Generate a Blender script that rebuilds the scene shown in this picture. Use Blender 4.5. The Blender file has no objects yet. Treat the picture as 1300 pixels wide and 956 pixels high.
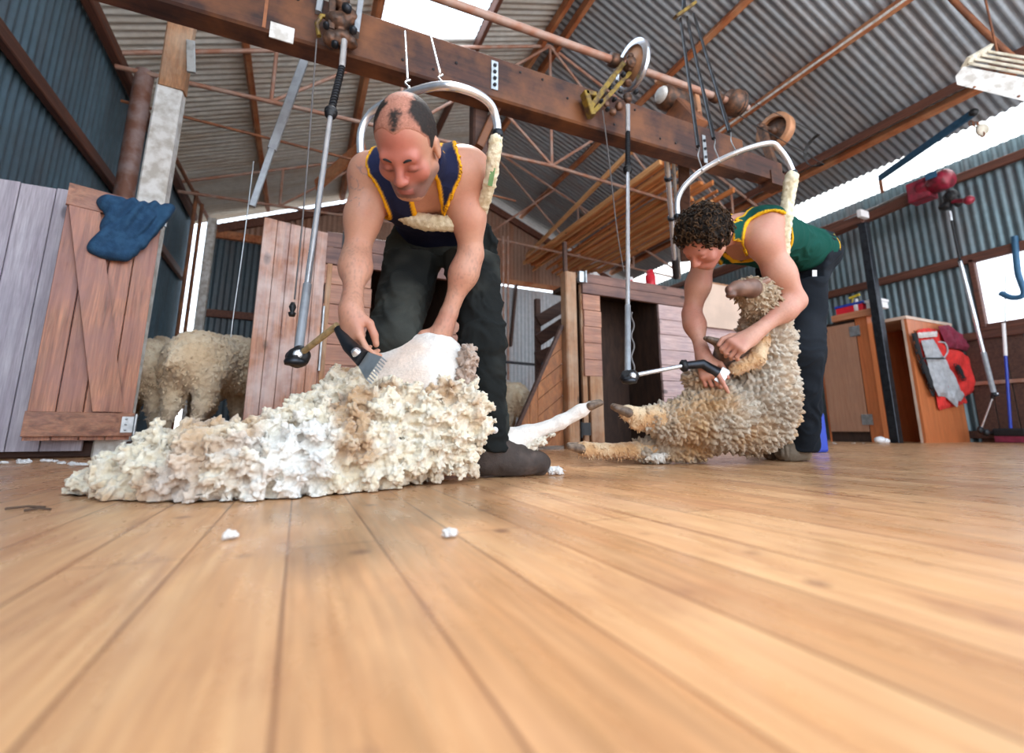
import bpy, math, random
import numpy as np
from mathutils import Vector, Matrix
random.seed(7)
scene = bpy.context.scene
COL = scene.collection

# ---------------------------------------------------------------- viewpoint
FPX, CX, CY, EYE = 590.0, 650.0, 433.5, 0.15
HZ, VP = 547.0, 378.0
PITCH = math.atan((HZ - CY) / FPX)
YAW = math.atan((CX - VP) / (FPX / math.cos(PITCH)))
EYEP = np.array([0, 0, EYE])
def rot(c):
    x, y, z = c
    y, z = y*math.cos(PITCH) - z*math.sin(PITCH), y*math.sin(PITCH) + z*math.cos(PITCH)
    s, k = math.sin(YAW), math.cos(YAW)
    return np.array([x*k + y*s, -x*s + y*k, z])
def ray(x, y): return rot(((x - CX)/FPX, 1.0, -(y - CY)/FPX))
def flr(x, y, z=0.0): r = ray(x, y); return EYEP + r*((z - EYE)/r[2])
def onX(x, y, X): r = ray(x, y); return EYEP + r*(X/r[0])
def onY(x, y, Y): r = ray(x, y); return EYEP + r*(Y/r[1])
def dep(x, y, d): return EYEP + ray(x, y)*d
CR, CU, CB = rot((1, 0, 0)), rot((0, 0, 1)), rot((0, -1, 0))   # right, up and backwards of the viewpoint
def nrm(v): v = np.asarray(v, float); return v/(np.linalg.norm(v) + 1e-12)

cam_d = bpy.data.cameras.new('camera'); cam = bpy.data.objects.new('camera', cam_d); COL.objects.link(cam)
cam.location = (0, 0, EYE)
M3 = Matrix([[CR[i], CU[i], CB[i]] for i in range(3)])
cam.rotation_euler = M3.to_euler()
cam_d.sensor_fit = 'HORIZONTAL'; cam_d.sensor_width = 36; cam_d.lens = FPX/1300*36
cam_d.shift_y = -(478 - CY)/1300
cam_d.clip_start = 0.02
cam_d.dof.use_dof = True; cam_d.dof.focus_distance = 1.55; cam_d.dof.aperture_fstop = 2.2
scene.camera = cam

# ---------------------------------------------------------------- noise
def _hash(ix, iy, iz, s=0):
    h = (ix.astype(np.int64)*73856093) ^ (iy.astype(np.int64)*19349663) ^ (iz.astype(np.int64)*83492791) ^ (s*2654435761 % 4294967291)
    h = (h ^ (h >> 13))*1274126177
    h = h & 0xffffffff
    h = ((h ^ (h >> 16))*2246822519) & 0xffffffff
    return ((h ^ (h >> 15)) & 0xffffff)/float(0xffffff)
def vnoise(p, s=0):
    p = np.asarray(p, float); i = np.floor(p).astype(np.int64); f = p - i; f = f*f*(3 - 2*f)
    out = 0
    for dx in (0, 1):
        for dy in (0, 1):
            for dz in (0, 1):
                w = (f[:, 0] if dx else 1 - f[:, 0])*(f[:, 1] if dy else 1 - f[:, 1])*(f[:, 2] if dz else 1 - f[:, 2])
                out = out + w*_hash(i[:, 0] + dx, i[:, 1] + dy, i[:, 2] + dz, s)
    return out*2 - 1
def fbm(p, o=3, s=0):
    r, a = 0, 1.0
    for k in range(o): r = r + a*vnoise(np.asarray(p)*(2.03**k) + k*7.3, s + k); a *= .5
    return r
def worley(p, s=0):
    """nearest and second nearest feature distance, and the nearest cell's random value"""
    p = np.asarray(p, float); i = np.floor(p).astype(np.int64)
    d1 = np.full(len(p), 9.0); d2 = d1.copy(); idv = np.zeros(len(p))
    for dx in (-1, 0, 1):
        for dy in (-1, 0, 1):
            for dz in (-1, 0, 1):
                c = i + np.array([dx, dy, dz])
                q = np.stack([c[:, a] + _hash(c[:, 0], c[:, 1], c[:, 2], s + 11*a + 1) for a in range(3)], 1)
                d = np.linalg.norm(q - p, axis=1)
                h = _hash(c[:, 0], c[:, 1], c[:, 2], s + 99)
                m = d < d1
                d2 = np.where(m, d1, np.minimum(d2, d)); idv = np.where(m, h, idv); d1 = np.where(m, d, d1)
    return d1, d2, idv

# ---------------------------------------------------------------- materials
MATS = {}
def _nt(name):
    m = bpy.data.materials.new(name); m.use_nodes = True; MATS[name] = m
    nt = m.node_tree; b = nt.nodes['Principled BSDF']
    return m, nt, b
def N(nt, t, **k):
    n = nt.nodes.new(t)
    for a, v in k.items(): setattr(n, a, v)
    return n
def mixc(nt, fac, a, b, mode='MIX'):
    n = N(nt, 'ShaderNodeMix', data_type='RGBA', blend_type=mode)
    for s, v in ((0, fac), (6, a), (7, b)):
        if hasattr(v, 'links') or hasattr(v, 'is_output'): nt.links.new(v, n.inputs[s])
        elif s == 0: n.inputs[s].default_value = v
        else: n.inputs[s].default_value = (*v, 1)
    return n.outputs[2]
def noise(nt, vec, scale, detail=3, rough=.55, dist=0):
    n = N(nt, 'ShaderNodeTexNoise'); n.inputs['Scale'].default_value = scale; n.inputs['Detail'].default_value = detail
    n.inputs['Roughness'].default_value = rough; n.inputs['Distortion'].default_value = dist
    nt.links.new(vec, n.inputs['Vector']); return n.outputs[0]
def ramp(nt, fac, stops):
    n = N(nt, 'ShaderNodeValToRGB'); e = n.color_ramp.elements
    while len(e) < len(stops): e.new(.5)
    for i, (p, c) in enumerate(stops):
        e[i].position = p; e[i].color = (c, c, c, 1) if isinstance(c, (int, float)) else (*c, 1)
    nt.links.new(fac, n.inputs[0]); return n.outputs[0]
def coords(nt, scale=(1, 1, 1), rotz=(0, 0, 0)):
    t = N(nt, 'ShaderNodeTexCoord'); m = N(nt, 'ShaderNodeMapping'); m.inputs['Scale'].default_value = scale; m.inputs['Rotation'].default_value = rotz
    nt.links.new(t.outputs['Object'], m.inputs[0]); return m.outputs[0]
def bump(nt, b, h, strength=.3, dist=.01):
    n = N(nt, 'ShaderNodeBump'); n.inputs['Strength'].default_value = strength; n.inputs['Distance'].default_value = dist
    nt.links.new(h, n.inputs['Height']); nt.links.new(n.outputs[0], b.inputs['Normal'])
def plain(name, c, rough=.6, metal=0.0, var=.12, scale=12, c2=None, bmp=0.0, thr=(.4, .62)):
    m, nt, b = _nt(name); v = coords(nt)
    n = noise(nt, v, scale, 4)
    c2 = c2 or tuple(x*(1 - var*2) for x in c)
    col = mixc(nt, ramp(nt, n, [(thr[0], 0.0), (thr[1], 1.0)]), c, c2)
    nt.links.new(col, b.inputs['Base Color']); b.inputs['Roughness'].default_value = rough; b.inputs['Metallic'].default_value = metal
    if bmp: bump(nt, b, noise(nt, v, scale*4, 4), bmp, .004)
    return m
def wood(name, c, dark, axis='z', rough=.55, grain=1.0, knots=True, stain=None, stain_amt=.4, spec=.4):
    """grain streaks run along the axis"""
    m, nt, b = _nt(name)
    s = {'x': (1.2, 22, 22), 'y': (22, 1.2, 22), 'z': (22, 22, 1.2), 'd': (14, 14, 4)}[axis]
    v = coords(nt, s); w = coords(nt)
    g = noise(nt, v, 1.3, 6, .65, .6)
    col = mixc(nt, ramp(nt, g, [(.34, 0.0), (.66, 1.0)]), c, dark)
    fine = noise(nt, coords(nt, tuple(x*5 for x in s)), 1.5, 3)
    col = mixc(nt, .35*grain, col, ramp(nt, fine, [(.3, tuple(x*.35 for x in dark)), (.7, tuple(min(1, x*1.5) for x in c))]), 'OVERLAY')
    if knots:
        k = N(nt, 'ShaderNodeTexVoronoi'); k.inputs['Scale'].default_value = 5.5
        nt.links.new(coords(nt, {'x': (.5, 1, 1), 'y': (1, .5, 1), 'z': (1, 1, .5), 'd': (1, 1, 1)}[axis]), k.inputs['Vector'])
        kk = ramp(nt, k.outputs['Distance'], [(.0, 1.0), (.09, .75), (.14, 0.0)])
        col = mixc(nt, kk, col, tuple(x*.3 for x in dark))
    if stain:
        st = ramp(nt, noise(nt, w, 3.1, 5, .6), [(.42, 0.0), (.66, stain_amt)])
        col = mixc(nt, st, col, stain)
    nt.links.new(col, b.inputs['Base Color'])
    b.inputs['Roughness'].default_value = rough
    b.inputs['Specular IOR Level'].default_value = spec
    bump(nt, b, g, .25, .003)
    return m
def iron(name, c, rust, amt=.4, metal=.55, rough=.42, sheet='y', pale=None):
    m, nt, b = _nt(name)
    v = coords(nt)
    s = {'y': (1, 1, .25), 'roof': (.3, 1.6, .3), 'x': (1, 1, .25)}[sheet]
    n = noise(nt, coords(nt, s), 2.4, 7, .68)
    n2 = noise(nt, v, 11, 4)
    r = ramp(nt, n, [(.46, 0.0), (.70, amt)])
    base = mixc(nt, ramp(nt, n2, [(.35, 0.0), (.7, .6)]), c, pale or tuple(x*1.45 for x in c))
    # separate sheets differ a little in shade of metal
    w = N(nt, 'ShaderNodeTexWhiteNoise', noise_dimensions='1D'); sx = N(nt, 'ShaderNodeSeparateXYZ'); nt.links.new(v, sx.inputs[0])
    q = N(nt, 'ShaderNodeMath', operation='SNAP'); q.inputs[1].default_value = .76
    nt.links.new(sx.outputs[0 if sheet == 'x' else 1], q.inputs[0]); nt.links.new(q.outputs[0], w.inputs['W'])
    base = mixc(nt, ramp(nt, w.outputs[0], [(0, 0.0), (1, .5)]), base, tuple(x*.55 for x in c))
    col = mixc(nt, r, base, rust)
    nt.links.new(col, b.inputs['Base Color']); b.inputs['Metallic'].default_value = metal
    b.inputs['Roughness'].default_value = rough
    return m
def attrmat(name, rough=.8, noise_amt=.25, nscale=60, bmp=.4, bscale=90, bdist=.004, sheen=0, sub=0, spec=.3, tint=(1, 1, 1)):
    """colour of the thing itself comes from its point colours, broken up by fine noise"""
    m, nt, b = _nt(name); a = N(nt, 'ShaderNodeAttribute', attribute_name='Col'); v = coords(nt)
    n = noise(nt, v, nscale, 5, .7)
    col = mixc(nt, 1.0, a.outputs['Color'], ramp(nt, n, [(.3, 1 - noise_amt), (.7, 1.0)]), 'MULTIPLY')
    nt.links.new(col, b.inputs['Base Color']); b.inputs['Roughness'].default_value = rough
    b.inputs['Specular IOR Level'].default_value = spec
    if sheen: b.inputs['Sheen Weight'].default_value = sheen
    if sub:
        b.inputs['Subsurface Weight'].default_value = sub; b.inputs['Subsurface Radius'].default_value = (.02, .008, .004); b.inputs['Subsurface Scale'].default_value = .5
    if bmp: bump(nt, b, noise(nt, v, bscale, 5, .7), bmp, bdist)
    return m

# ---------------------------------------------------------------- objects
OFF = {}
def setp(o, label=None, cat=None, group=None, kind=None):
    if label: o['label'] = label
    if cat: o['category'] = cat
    if group: o['group'] = group
    if kind: o['kind'] = kind
    return o
def thing(name, loc, label, cat, group=None, kind=None):
    o = bpy.data.objects.new(name, None); COL.objects.link(o); o.location = [float(x) for x in loc]; o.empty_display_size = .1
    OFF[o.name] = np.array(loc, float)
    return setp(o, label, cat, group, kind)
def link_mesh(name, me, mat, parent=None, base=None):
    o = bpy.data.objects.new(name, me); COL.objects.link(o)
    for m in (mat if isinstance(mat, (list, tuple)) else [mat]): me.materials.append(MATS[m] if isinstance(m, str) else m)
    if parent is not None:
        o.parent = parent; off = OFF[parent.name]
    else:
        off = np.zeros(3) if base is None else np.array(base, float); o.location = off
    OFF[o.name] = off
    if np.any(off):
        me.transform(Matrix.Translation([-float(x) for x in off]))
    return o
def copy_tree(o, loc=None, rotz=None):
    c = o.copy(); COL.objects.link(c)
    for ch in list(o.children):
        d = ch.copy(); COL.objects.link(d); d.parent = c
        for g in list(ch.children):
            e = g.copy(); COL.objects.link(e); e.parent = d
    if loc is not None: c.location = [float(x) for x in loc]
    if rotz is not None: c.rotation_euler = (0, 0, rotz)
    return c
class MB:
    def __init__(s): s.v = []; s.f = []; s.sm = []
    def add(s, vs, fs, smooth=False):
        o = len(s.v); s.v += [tuple(float(c) for c in p) for p in vs]; s.f += [tuple(i + o for i in f) for f in fs]; s.sm += [smooth]*len(fs); return s
    def box(s, lo, hi):
        x0, y0, z0 = lo; x1, y1, z1 = hi
        return s.hexa([(x0, y0, z0), (x1, y0, z0), (x1, y1, z0), (x0, y1, z0), (x0, y0, z1), (x1, y0, z1), (x1, y1, z1), (x0, y1, z1)])
    def hexa(s, p): return s.add(p, [(0, 3, 2, 1), (4, 5, 6, 7), (0, 1, 5, 4), (1, 2, 6, 5), (2, 3, 7, 6), (3, 0, 4, 7)])
    def bar(s, a, b, w, h, up=(0, 0, 1), ch=.12):
        """a bar with chamfered edges; w across, h along 'up'"""
        a = np.array(a, float); b = np.array(b, float); d = nrm(b - a); up = np.array(up, float)
        if abs(np.dot(d, nrm(up))) > .97: up = np.array([0, 1.0, 0]) if abs(d[1]) < .9 else np.array([1.0, 0, 0])
        r = nrm(np.cross(d, up)); u = np.cross(r, d); c = min(w, h)*ch
        prof = [(-w/2 + c, -h/2), (w/2 - c, -h/2), (w/2, -h/2 + c), (w/2, h/2 - c), (w/2 - c, h/2), (-w/2 + c, h/2), (-w/2, h/2 - c), (-w/2, -h/2 + c)]
        vs = [p + r*x + u*y for p in (a, b) for x, y in prof]; n = 8
        fs = [(i, (i + 1) % n, n + (i + 1) % n, n + i) for i in range(n)] + [tuple(range(n))[::-1], tuple(range(n, 2*n))]
        return s.add(vs, fs)
    def tube(s, pts, r, n=10, caps=True, flat=1.0, upv=None):
        P = [np.array(p, float) for p in pts]; m = len(P); R = r if isinstance(r, (list, tuple, np.ndarray)) else [r]*m
        vs = []; prev = None
        for i in range(m):
            t = nrm(P[min(i + 1, m - 1)] - P[max(i - 1, 0)])
            if prev is None:
                g = np.array(upv, float) if upv is not None else (np.array([0, 0, 1.0]) if abs(t[2]) < .9 else np.array([1.0, 0, 0]))
            else: g = prev
            u = nrm(g - t*np.dot(g, t)); prev = u; w = np.cross(t, u)
            for k in range(n):
                a = 2*math.pi*k/n; vs.append(P[i] + (u*math.cos(a)*flat + w*math.sin(a))*R[i])
        fs = [(i*n + k, i*n + (k + 1) % n, (i + 1)*n + (k + 1) % n, (i + 1)*n + k) for i in range(m - 1) for k in range(n)]
        s.add(vs, fs, True)
        if caps: s.add(vs[:n], [tuple(range(n))[::-1]]); s.add(vs[-n:], [tuple(range(n))])
        return s
    def lathe(s, base, axis, prof, n=20):
        """prof: (distance along the axis, radius)"""
        ax = nrm(axis); g = np.array([0, 0, 1.0]) if abs(ax[2]) < .9 else np.array([1.0, 0, 0]); u = nrm(np.cross(ax, g)); w = np.cross(ax, u); base = np.array(base, float)
        vs = [base + ax*h + (u*math.cos(2*math.pi*k/n) + w*math.sin(2*math.pi*k/n))*max(r, 1e-4) for h, r in prof for k in range(n)]
        fs = [(i*n + k, i*n + (k + 1) % n, (i + 1)*n + (k + 1) % n, (i + 1)*n + k) for i in range(len(prof) - 1) for k in range(n)]
        return s.add(vs, fs, True)
    def ball(s, c, r, n=12, axes=None):
        r = np.array(r if hasattr(r, '__len__') else (r, r, r), float); A = np.eye(3) if axes is None else np.array(axes)
        vs = []; 
        for i in range(n//2 + 1):
            t = math.pi*i/(n//2)
            for k in range(n):
                a = 2*math.pi*k/n; vs.append(np.array(c) + (np.array([math.sin(t)*math.cos(a), math.sin(t)*math.sin(a), math.cos(t)])*r) @ A)
        return s.add(vs, [(i*n + k, (i + 1)*n + k, (i + 1)*n + (k + 1) % n, i*n + (k + 1) % n) for i in range(n//2) for k in range(n)], True)
    def prism(s, poly, d):
        """extrude a polygon of 3-D points along d"""
        n = len(poly); P = [np.array(p, float) for p in poly]; d = np.array(d, float)
        return s.add(P + [p + d for p in P], [tuple(range(n))[::-1], tuple(range(n, 2*n))] + [(i, (i + 1) % n, n + (i + 1) % n, n + i) for i in range(n)])
    def build(s, name, mat, parent=None, base=None, bevel=0, label=None):
        me = bpy.data.meshes.new(name); me.from_pydata(s.v, [], s.f); me.polygons.foreach_set('use_smooth', s.sm); me.validate(); me.update()
        import bmesh
        bm = bmesh.new(); bm.from_mesh(me); bmesh.ops.recalc_face_normals(bm, faces=bm.faces); bm.to_mesh(me); bm.free()
        o = link_mesh(name, me, mat, parent, base)
        if bevel:
            md = o.modifiers.new('edge', 'BEVEL'); md.width = bevel; md.segments = 2; md.limit_method = 'ANGLE'
        if label: o['label'] = label
        return o
def curve_pts(ctrl, n=10, closed=False):
    """Catmull-Rom through control points"""
    P = [np.array(p, float) for p in ctrl]; out = []; m = len(P)
    rng = m if closed else m - 1
    for i in range(rng):
        if closed: p0, p1, p2, p3 = P[(i - 1) % m], P[i], P[(i + 1) % m], P[(i + 2) % m]
        else: p0, p1, p2, p3 = P[max(i - 1, 0)], P[i], P[i + 1], P[min(i + 2, m - 1)]
        for k in range(n):
            t = k/n
            out.append(.5*((2*p1) + (-p0 + p2)*t + (2*p0 - 5*p1 + 4*p2 - p3)*t*t + (-p0 + 3*p1 - 3*p2 + p3)*t**3))
    if not closed: out.append(P[-1])
    return out
def mesh_np(name, v, f, mat, parent=None, base=None, cols=None, smooth=True):
    me = bpy.data.meshes.new(name); v = np.asarray(v, np.float32); f = np.asarray(f, np.int32)
    me.vertices.add(len(v)); me.vertices.foreach_set('co', v.ravel())
    k = f.shape[1]; me.loops.add(f.size); me.loops.foreach_set('vertex_index', f.ravel())
    me.polygons.add(len(f)); me.polygons.foreach_set('loop_start', np.arange(0, f.size, k, dtype=np.int32))
    me.polygons.foreach_set('loop_total', np.full(len(f), k, np.int32))
    me.update(calc_edges=True)
    me.polygons.foreach_set('use_smooth', np.full(len(f), smooth))
    if cols is not None:
        a = me.color_attributes.new('Col', 'FLOAT_COLOR', 'POINT')
        c = np.ones((len(v), 4), np.float32); c[:, :3] = cols; a.data.foreach_set('color', c.ravel())
    return link_mesh(name, me, mat, parent, base)

# ---------------------------------------------------------------- smooth bodies from distance fields
def d_cap(p, a, b, ra, rb):
    a = np.array(a); b = np.array(b); ba = b - a; t = np.clip(((p - a) @ ba)/max(ba @ ba, 1e-9), 0, 1)
    return np.linalg.norm(p - a - t[..., None]*ba, axis=-1) - (ra + (rb - ra)*t)
def d_ell(p, c, r, A):
    q = p - np.array(c)
    if A is not None: q = q @ np.array(A).T
    r = np.array(r, float); k0 = np.linalg.norm(q/r, axis=-1); k1 = np.linalg.norm(q/(r*r), axis=-1)
    return k0*(k0 - 1)/np.maximum(k1, 1e-6)
def smin(a, b, k):
    if k <= 0: return np.minimum(a, b)
    h = np.maximum(k - np.abs(a - b), 0)/k
    return np.minimum(a, b) - h*h*k*.25
class Field:
    """prims: ('c', a, b, ra, rb, k) tapered limb, ('e', c, r, axes, k) ellipsoid; mode 'add' or 'cut'"""
    def __init__(s): s.p = []
    def c(s, a, b, ra, rb=None, k=.03, cut=False): s.p.append(('c', np.array(a, float), np.array(b, float), ra, ra if rb is None else rb, k, cut)); return s
    def e(s, c, r, A=None, k=.03, cut=False): s.p.append(('e', np.array(c, float), np.array(r if hasattr(r, '__len__') else (r,)*3, float), A, None, k, cut)); return s
    def bounds(s):
        lo = np.full(3, 9e9); hi = -lo
        for p in s.p:
            if p[-1]: continue
            if p[0] == 'c': m = max(p[3], p[4]); lo = np.minimum(lo, np.minimum(p[1], p[2]) - m); hi = np.maximum(hi, np.maximum(p[1], p[2]) + m)
            else: m = p[2].max(); lo = np.minimum(lo, p[1] - m); hi = np.maximum(hi, p[1] + m)
        return lo, hi
    def value(s, q, grow=0.0):
        q = np.asarray(q, float); out = np.full(q.shape[:-1], .2)
        for p in s.p:
            d = d_cap(q, *p[1:5]) if p[0] == 'c' else d_ell(q, p[1], p[2], p[3])
            out = -smin(-out, d, p[5]) if p[-1] else smin(out, d, p[5])
        return out - grow
    def grid(s, h, grow=0.0):
        lo, hi = s.bounds(); lo = lo - grow - 3*h - .02; hi = hi + grow + 3*h + .02
        n = np.ceil((hi - lo)/h).astype(int) + 1; F = np.full(n, .2, np.float32)
        for p in s.p:
            if p[0] == 'c': m = max(p[3], p[4]); a = np.minimum(p[1], p[2]) - m; b = np.maximum(p[1], p[2]) + m
            else: m = p[2].max(); a = p[1] - m; b = p[1] + m
            g = p[5] + grow + 2.5*h + .012
            i0 = np.clip(np.floor((a - g - lo)/h).astype(int), 0, n); i1 = np.clip(np.ceil((b + g - lo)/h).astype(int) + 1, 0, n)
            if np.any(i1 <= i0): continue
            ax = [lo[k] + h*np.arange(i0[k], i1[k]) for k in range(3)]
            Q = np.stack(np.meshgrid(*ax, indexing='ij'), -1)
            d = d_cap(Q, *p[1:5]) if p[0] == 'c' else d_ell(Q, p[1], p[2], p[3])
            sl = tuple(slice(i0[k], i1[k]) for k in range(3))
            F[sl] = -smin(-F[sl], d, p[5]) if p[-1] else smin(F[sl], d, p[5])
        return F - grow, lo, h
def nets(F, lo, h, extra=None):
    """surface nets. extra(Q) -> extra distance to intersect with (positive = removed)"""
    if extra is not None:
        near = np.argwhere(np.abs(F) < 4*h + .02); Q = lo + near*h
        F = F.copy(); t = tuple(near.T); F[t] = np.maximum(F[t], extra(Q))
        # far inside cells
        ins = np.argwhere(F <= -(4*h + .02))
        if len(ins): t = tuple(ins.T); F[t] = np.maximum(F[t], extra(lo + ins*h))
    S = F < 0
    nx, ny, nz = F.shape
    c = np.zeros((nx - 1, ny - 1, nz - 1), np.uint8)
    for dx in (0, 1):
        for dy in (0, 1):
            for dz in (0, 1): c += S[dx:nx - 1 + dx, dy:ny - 1 + dy, dz:nz - 1 + dz]
    act = np.argwhere((c > 0) & (c < 8)); idx = np.full(c.shape, -1, np.int32); idx[tuple(act.T)] = np.arange(len(act))
    cor = [(0, 0, 0), (1, 0, 0), (0, 1, 0), (1, 1, 0), (0, 0, 1), (1, 0, 1), (0, 1, 1), (1, 1, 1)]
    val = [F[act[:, 0] + a, act[:, 1] + b, act[:, 2] + d] for a, b, d in cor]
    acc = np.zeros((len(act), 3)); cnt = np.zeros(len(act))
    for i in range(8):
        for j in range(i + 1, 8):
            a, b = np.array(cor[i]), np.array(cor[j])
            if np.abs(a - b).sum() != 1: continue
            m = (val[i] < 0) != (val[j] < 0); t = val[i]/np.where(m, val[i] - val[j], 1)
            acc += np.where(m[:, None], a + t[:, None]*(b - a), 0); cnt += m
    V = lo + h*(act + acc/np.maximum(cnt, 1)[:, None])
    Fs = []
    for ax in range(3):
        o = [q for q in range(3) if q != ax]
        sl0 = [slice(None)]*3; sl1 = [slice(None)]*3; sl0[ax] = slice(0, -1); sl1[ax] = slice(1, None)
        A = S[tuple(sl0)]; B = S[tuple(sl1)]; e = np.argwhere(A != B)
        ok = (e[:, o[0]] > 0) & (e[:, o[1]] > 0) & (e[:, o[0]] < F.shape[o[0]] - 1) & (e[:, o[1]] < F.shape[o[1]] - 1); e = e[ok]
        if not len(e): continue
        q = []
        for da, db in ((1, 1), (0, 1), (0, 0), (1, 0)):
            k = e.copy(); k[:, o[0]] -= da; k[:, o[1]] -= db; q.append(idx[tuple(k.T)])
        q = np.stack(q, 1); fl = A[tuple(e.T)]
        if ax == 1: fl = ~fl
        q[~fl] = q[~fl][:, ::-1]
        Fs.append(q)
    Q = np.concatenate(Fs); Q = Q[(Q >= 0).all(1)]
    return V, Q
def vnormals(V, Q):
    n = np.cross(V[Q[:, 2]] - V[Q[:, 0]], V[Q[:, 3]] - V[Q[:, 1]]); N_ = np.zeros_like(V)
    for k in range(4): np.add.at(N_, Q[:, k], n)
    return N_/(np.linalg.norm(N_, axis=1)[:, None] + 1e-12)
def relax(V, Q, it=2, w=.5):
    for _ in range(it):
        A = np.zeros_like(V); C = np.zeros(len(V))
        for k in range(4):
            for j in (1, 3):
                np.add.at(A, Q[:, k], V[Q[:, (k + j) % 4]]); np.add.at(C, Q[:, k], 1)
        V = V*(1 - w) + w*A/np.maximum(C, 1)[:, None]
    return V
def lerp3(a, b, t): return np.array(a)*(1 - t[:, None]) + np.array(b)*t[:, None]
def sst(x, a, b): t = np.clip((x - a)/(b - a), 0, 1); return t*t*(3 - 2*t)
# ================================================================ surfaces
plain('rust_steel', (.20, .085, .05), .7, .3, .2, 9, (.33, .13, .06), .3)
plain('old_pipe', (.30, .22, .21), .6, .2, .2, 7, (.20, .09, .06), .3)
plain('pipe_steel', (.40, .27, .22), .6, .2, .2, 9, (.36, .17, .11), .2)
plain('dark_steel', (.045, .05, .06), .4, .8, .2, 20)
plain('blackened', (.018, .019, .022), .45, .3, .2, 25, None, .2)
plain('chrome', (.74, .77, .82), .22, .72, .06, 30)
plain('galv', (.55, .58, .60), .35, .9, .15, 20)
plain('grease_iron', (.07, .045, .035), .5, .5, .25, 18, (.19, .09, .05), .6)
plain('yellow_iron', (.30, .20, .03), .5, .3, .3, 16, (.10, .06, .03), .4)
plain('grey_paint', (.33, .36, .40), .45, .2, .1, 20)
plain('white_paint', (.80, .81, .80), .5, 0, .06, 14, (.52, .50, .46), .1)
plain('cream_slats', (.80, .77, .66), .5, 0, .1, 10, (.55, .50, .38), .1)
plain('red_paint', (.34, .02, .05), .38, .1, .15, 12, (.16, .02, .03), .3)
plain('tan_rim', (.50, .24, .12), .5, .2, .15, 14)
plain('silver_disc', (.66, .68, .74), .25, .9, .08, 10)
plain('blue_bar', (.035, .13, .25), .5, .2, .1, 15)
plain('black_rubber', (.012, .012, .013), .55, 0, .2, 30)
plain('cord_grey', (.16, .15, .15), .8, 0, .1, 60)
plain('red_plastic', (.75, .02, .04), .3, 0, .05, 20)
plain('blue_plastic', (.02, .06, .45), .3, 0, .05, 20)
plain('white_plastic', (.82, .82, .84), .35, 0, .03, 20)
plain('yellow_plastic', (.80, .62, .05), .35, 0, .05, 20)
plain('teal_plastic', (.05, .32, .40), .35, 0, .05, 20)
plain('straw', (.50, .36, .18), .8, 0, .2, 40)
plain('twig', (.10, .06, .04), .9, 0, .2, 40)
plain('red_cloth', (.72, .035, .03), .85, 0, .12, 12, None, .4)
plain('maroon_cloth', (.22, .02, .05), .9, 0, .15, 12, None, .4)
plain('grey_cloth', (.42, .44, .47), .85, 0, .12, 12, None, .4)
plain('black_cloth', (.012, .013, .016), .85, 0, .1, 20, None, .4)
plain('blue_denim', (.010, .050, .12), .9, 0, .2, 26, (.02, .08, .17), .8)
plain('pale_cloth', (.62, .58, .56), .9, 0, .1, 20, None, .4)
plain('ply_pale', (.66, .50, .40), .6, 0, .07, 4)
plain('canvas_dark', (.05, .06, .08), .7, 0, .15, 8, None, .2)
wood('beam_wood', (.105, .040, .026), (.035, .015, .012), 'x', .5, 1.2, True, (.26, .095, .03), .6)
wood('purlin_wood', (.52, .20, .08), (.20, .07, .03), 'y', .6, .8, False, (.62, .34, .18), .5)
wood('dark_purlin', (.22, .09, .055), (.09, .04, .03), 'y', .6, .8, False)
wood('wall_rail', (.20, .085, .055), (.09, .04, .03), 'y', .6, .8, False)
wood('batten_wood', (.82, .36, .13), (.46, .17, .06), 'y', .6, .8, True)
wood('batten_pale', (.85, .50, .25), (.58, .28, .12), 'y', .6, .8, True)
wood('gate_wood', (.56, .29, .18), (.20, .08, .05), 'z', .34, .9, True, (.33, .15, .13), .75)
wood('gate_cross', (.48, .25, .15), (.18, .075, .045), 'x', .34, .9, True, (.30, .14, .12), .6)
wood('door_wood', (.56, .33, .22), (.24, .10, .065), 'z', .38, .9, True, (.66, .55, .53), .75)  # pale patches mixed into the boards by noise
wood('board_wood', (.56, .33, .23), (.34, .17, .11), 'x', .5, .8, True, (.22, .13, .13), .5)
wood('board_grey', (.62, .50, .48), (.42, .30, .29), 'x', .5, 1, True, (.30, .25, .30), .4)
wood('header_wood', (.34, .20, .16), (.16, .09, .08), 'x', .5, 1, True, (.07, .05, .06), .6)
wood('post_wood', (.48, .29, .16), (.28, .14, .07), 'z', .6, 1, True, (.60, .48, .36), .5)
wood('chute_wood', (.50, .24, .10), (.28, .12, .05), 'd', .6, 1, True, (.15, .07, .04), .5)
wood('brown_rail', (.15, .08, .055), (.07, .035, .03), 'x', .6, 1, False)
wood('pale_boards', (.60, .58, .64), (.42, .38, .44), 'z', .55, .8, True, (.36, .34, .42), .5)
wood('cab_ply', (.46, .27, .18), (.38, .20, .125), 'z', .5, .4, False, (.30, .17, .12), .4)
wood('cab_orange', (.58, .22, .085), (.44, .15, .055), 'z', .38, .6, False)
wood('top_board', (.58, .30, .17), (.42, .19, .10), 'y', .45, .8, False)
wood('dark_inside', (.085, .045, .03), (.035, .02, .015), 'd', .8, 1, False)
iron('iron_left', (.12, .20, .26), (.09, .065, .06), .45, .45, .45, 'y')
iron('iron_right', (.15, .22, .25), (.17, .12, .11), .5, .5, .42, 'y')
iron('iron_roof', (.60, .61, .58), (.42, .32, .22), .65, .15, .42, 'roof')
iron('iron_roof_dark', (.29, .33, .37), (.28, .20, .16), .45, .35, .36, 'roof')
iron('iron_rust', (.36, .22, .16), (.34, .13, .06), .95, .3, .6, 'x')
iron('iron_bright', (.50, .55, .60), (.42, .25, .18), .35, .4, .5, 'x', (.78, .80, .84))
iron('iron_slate', (.07, .10, .12), (.10, .07, .06), .4, .5, .45, 'x')

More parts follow.
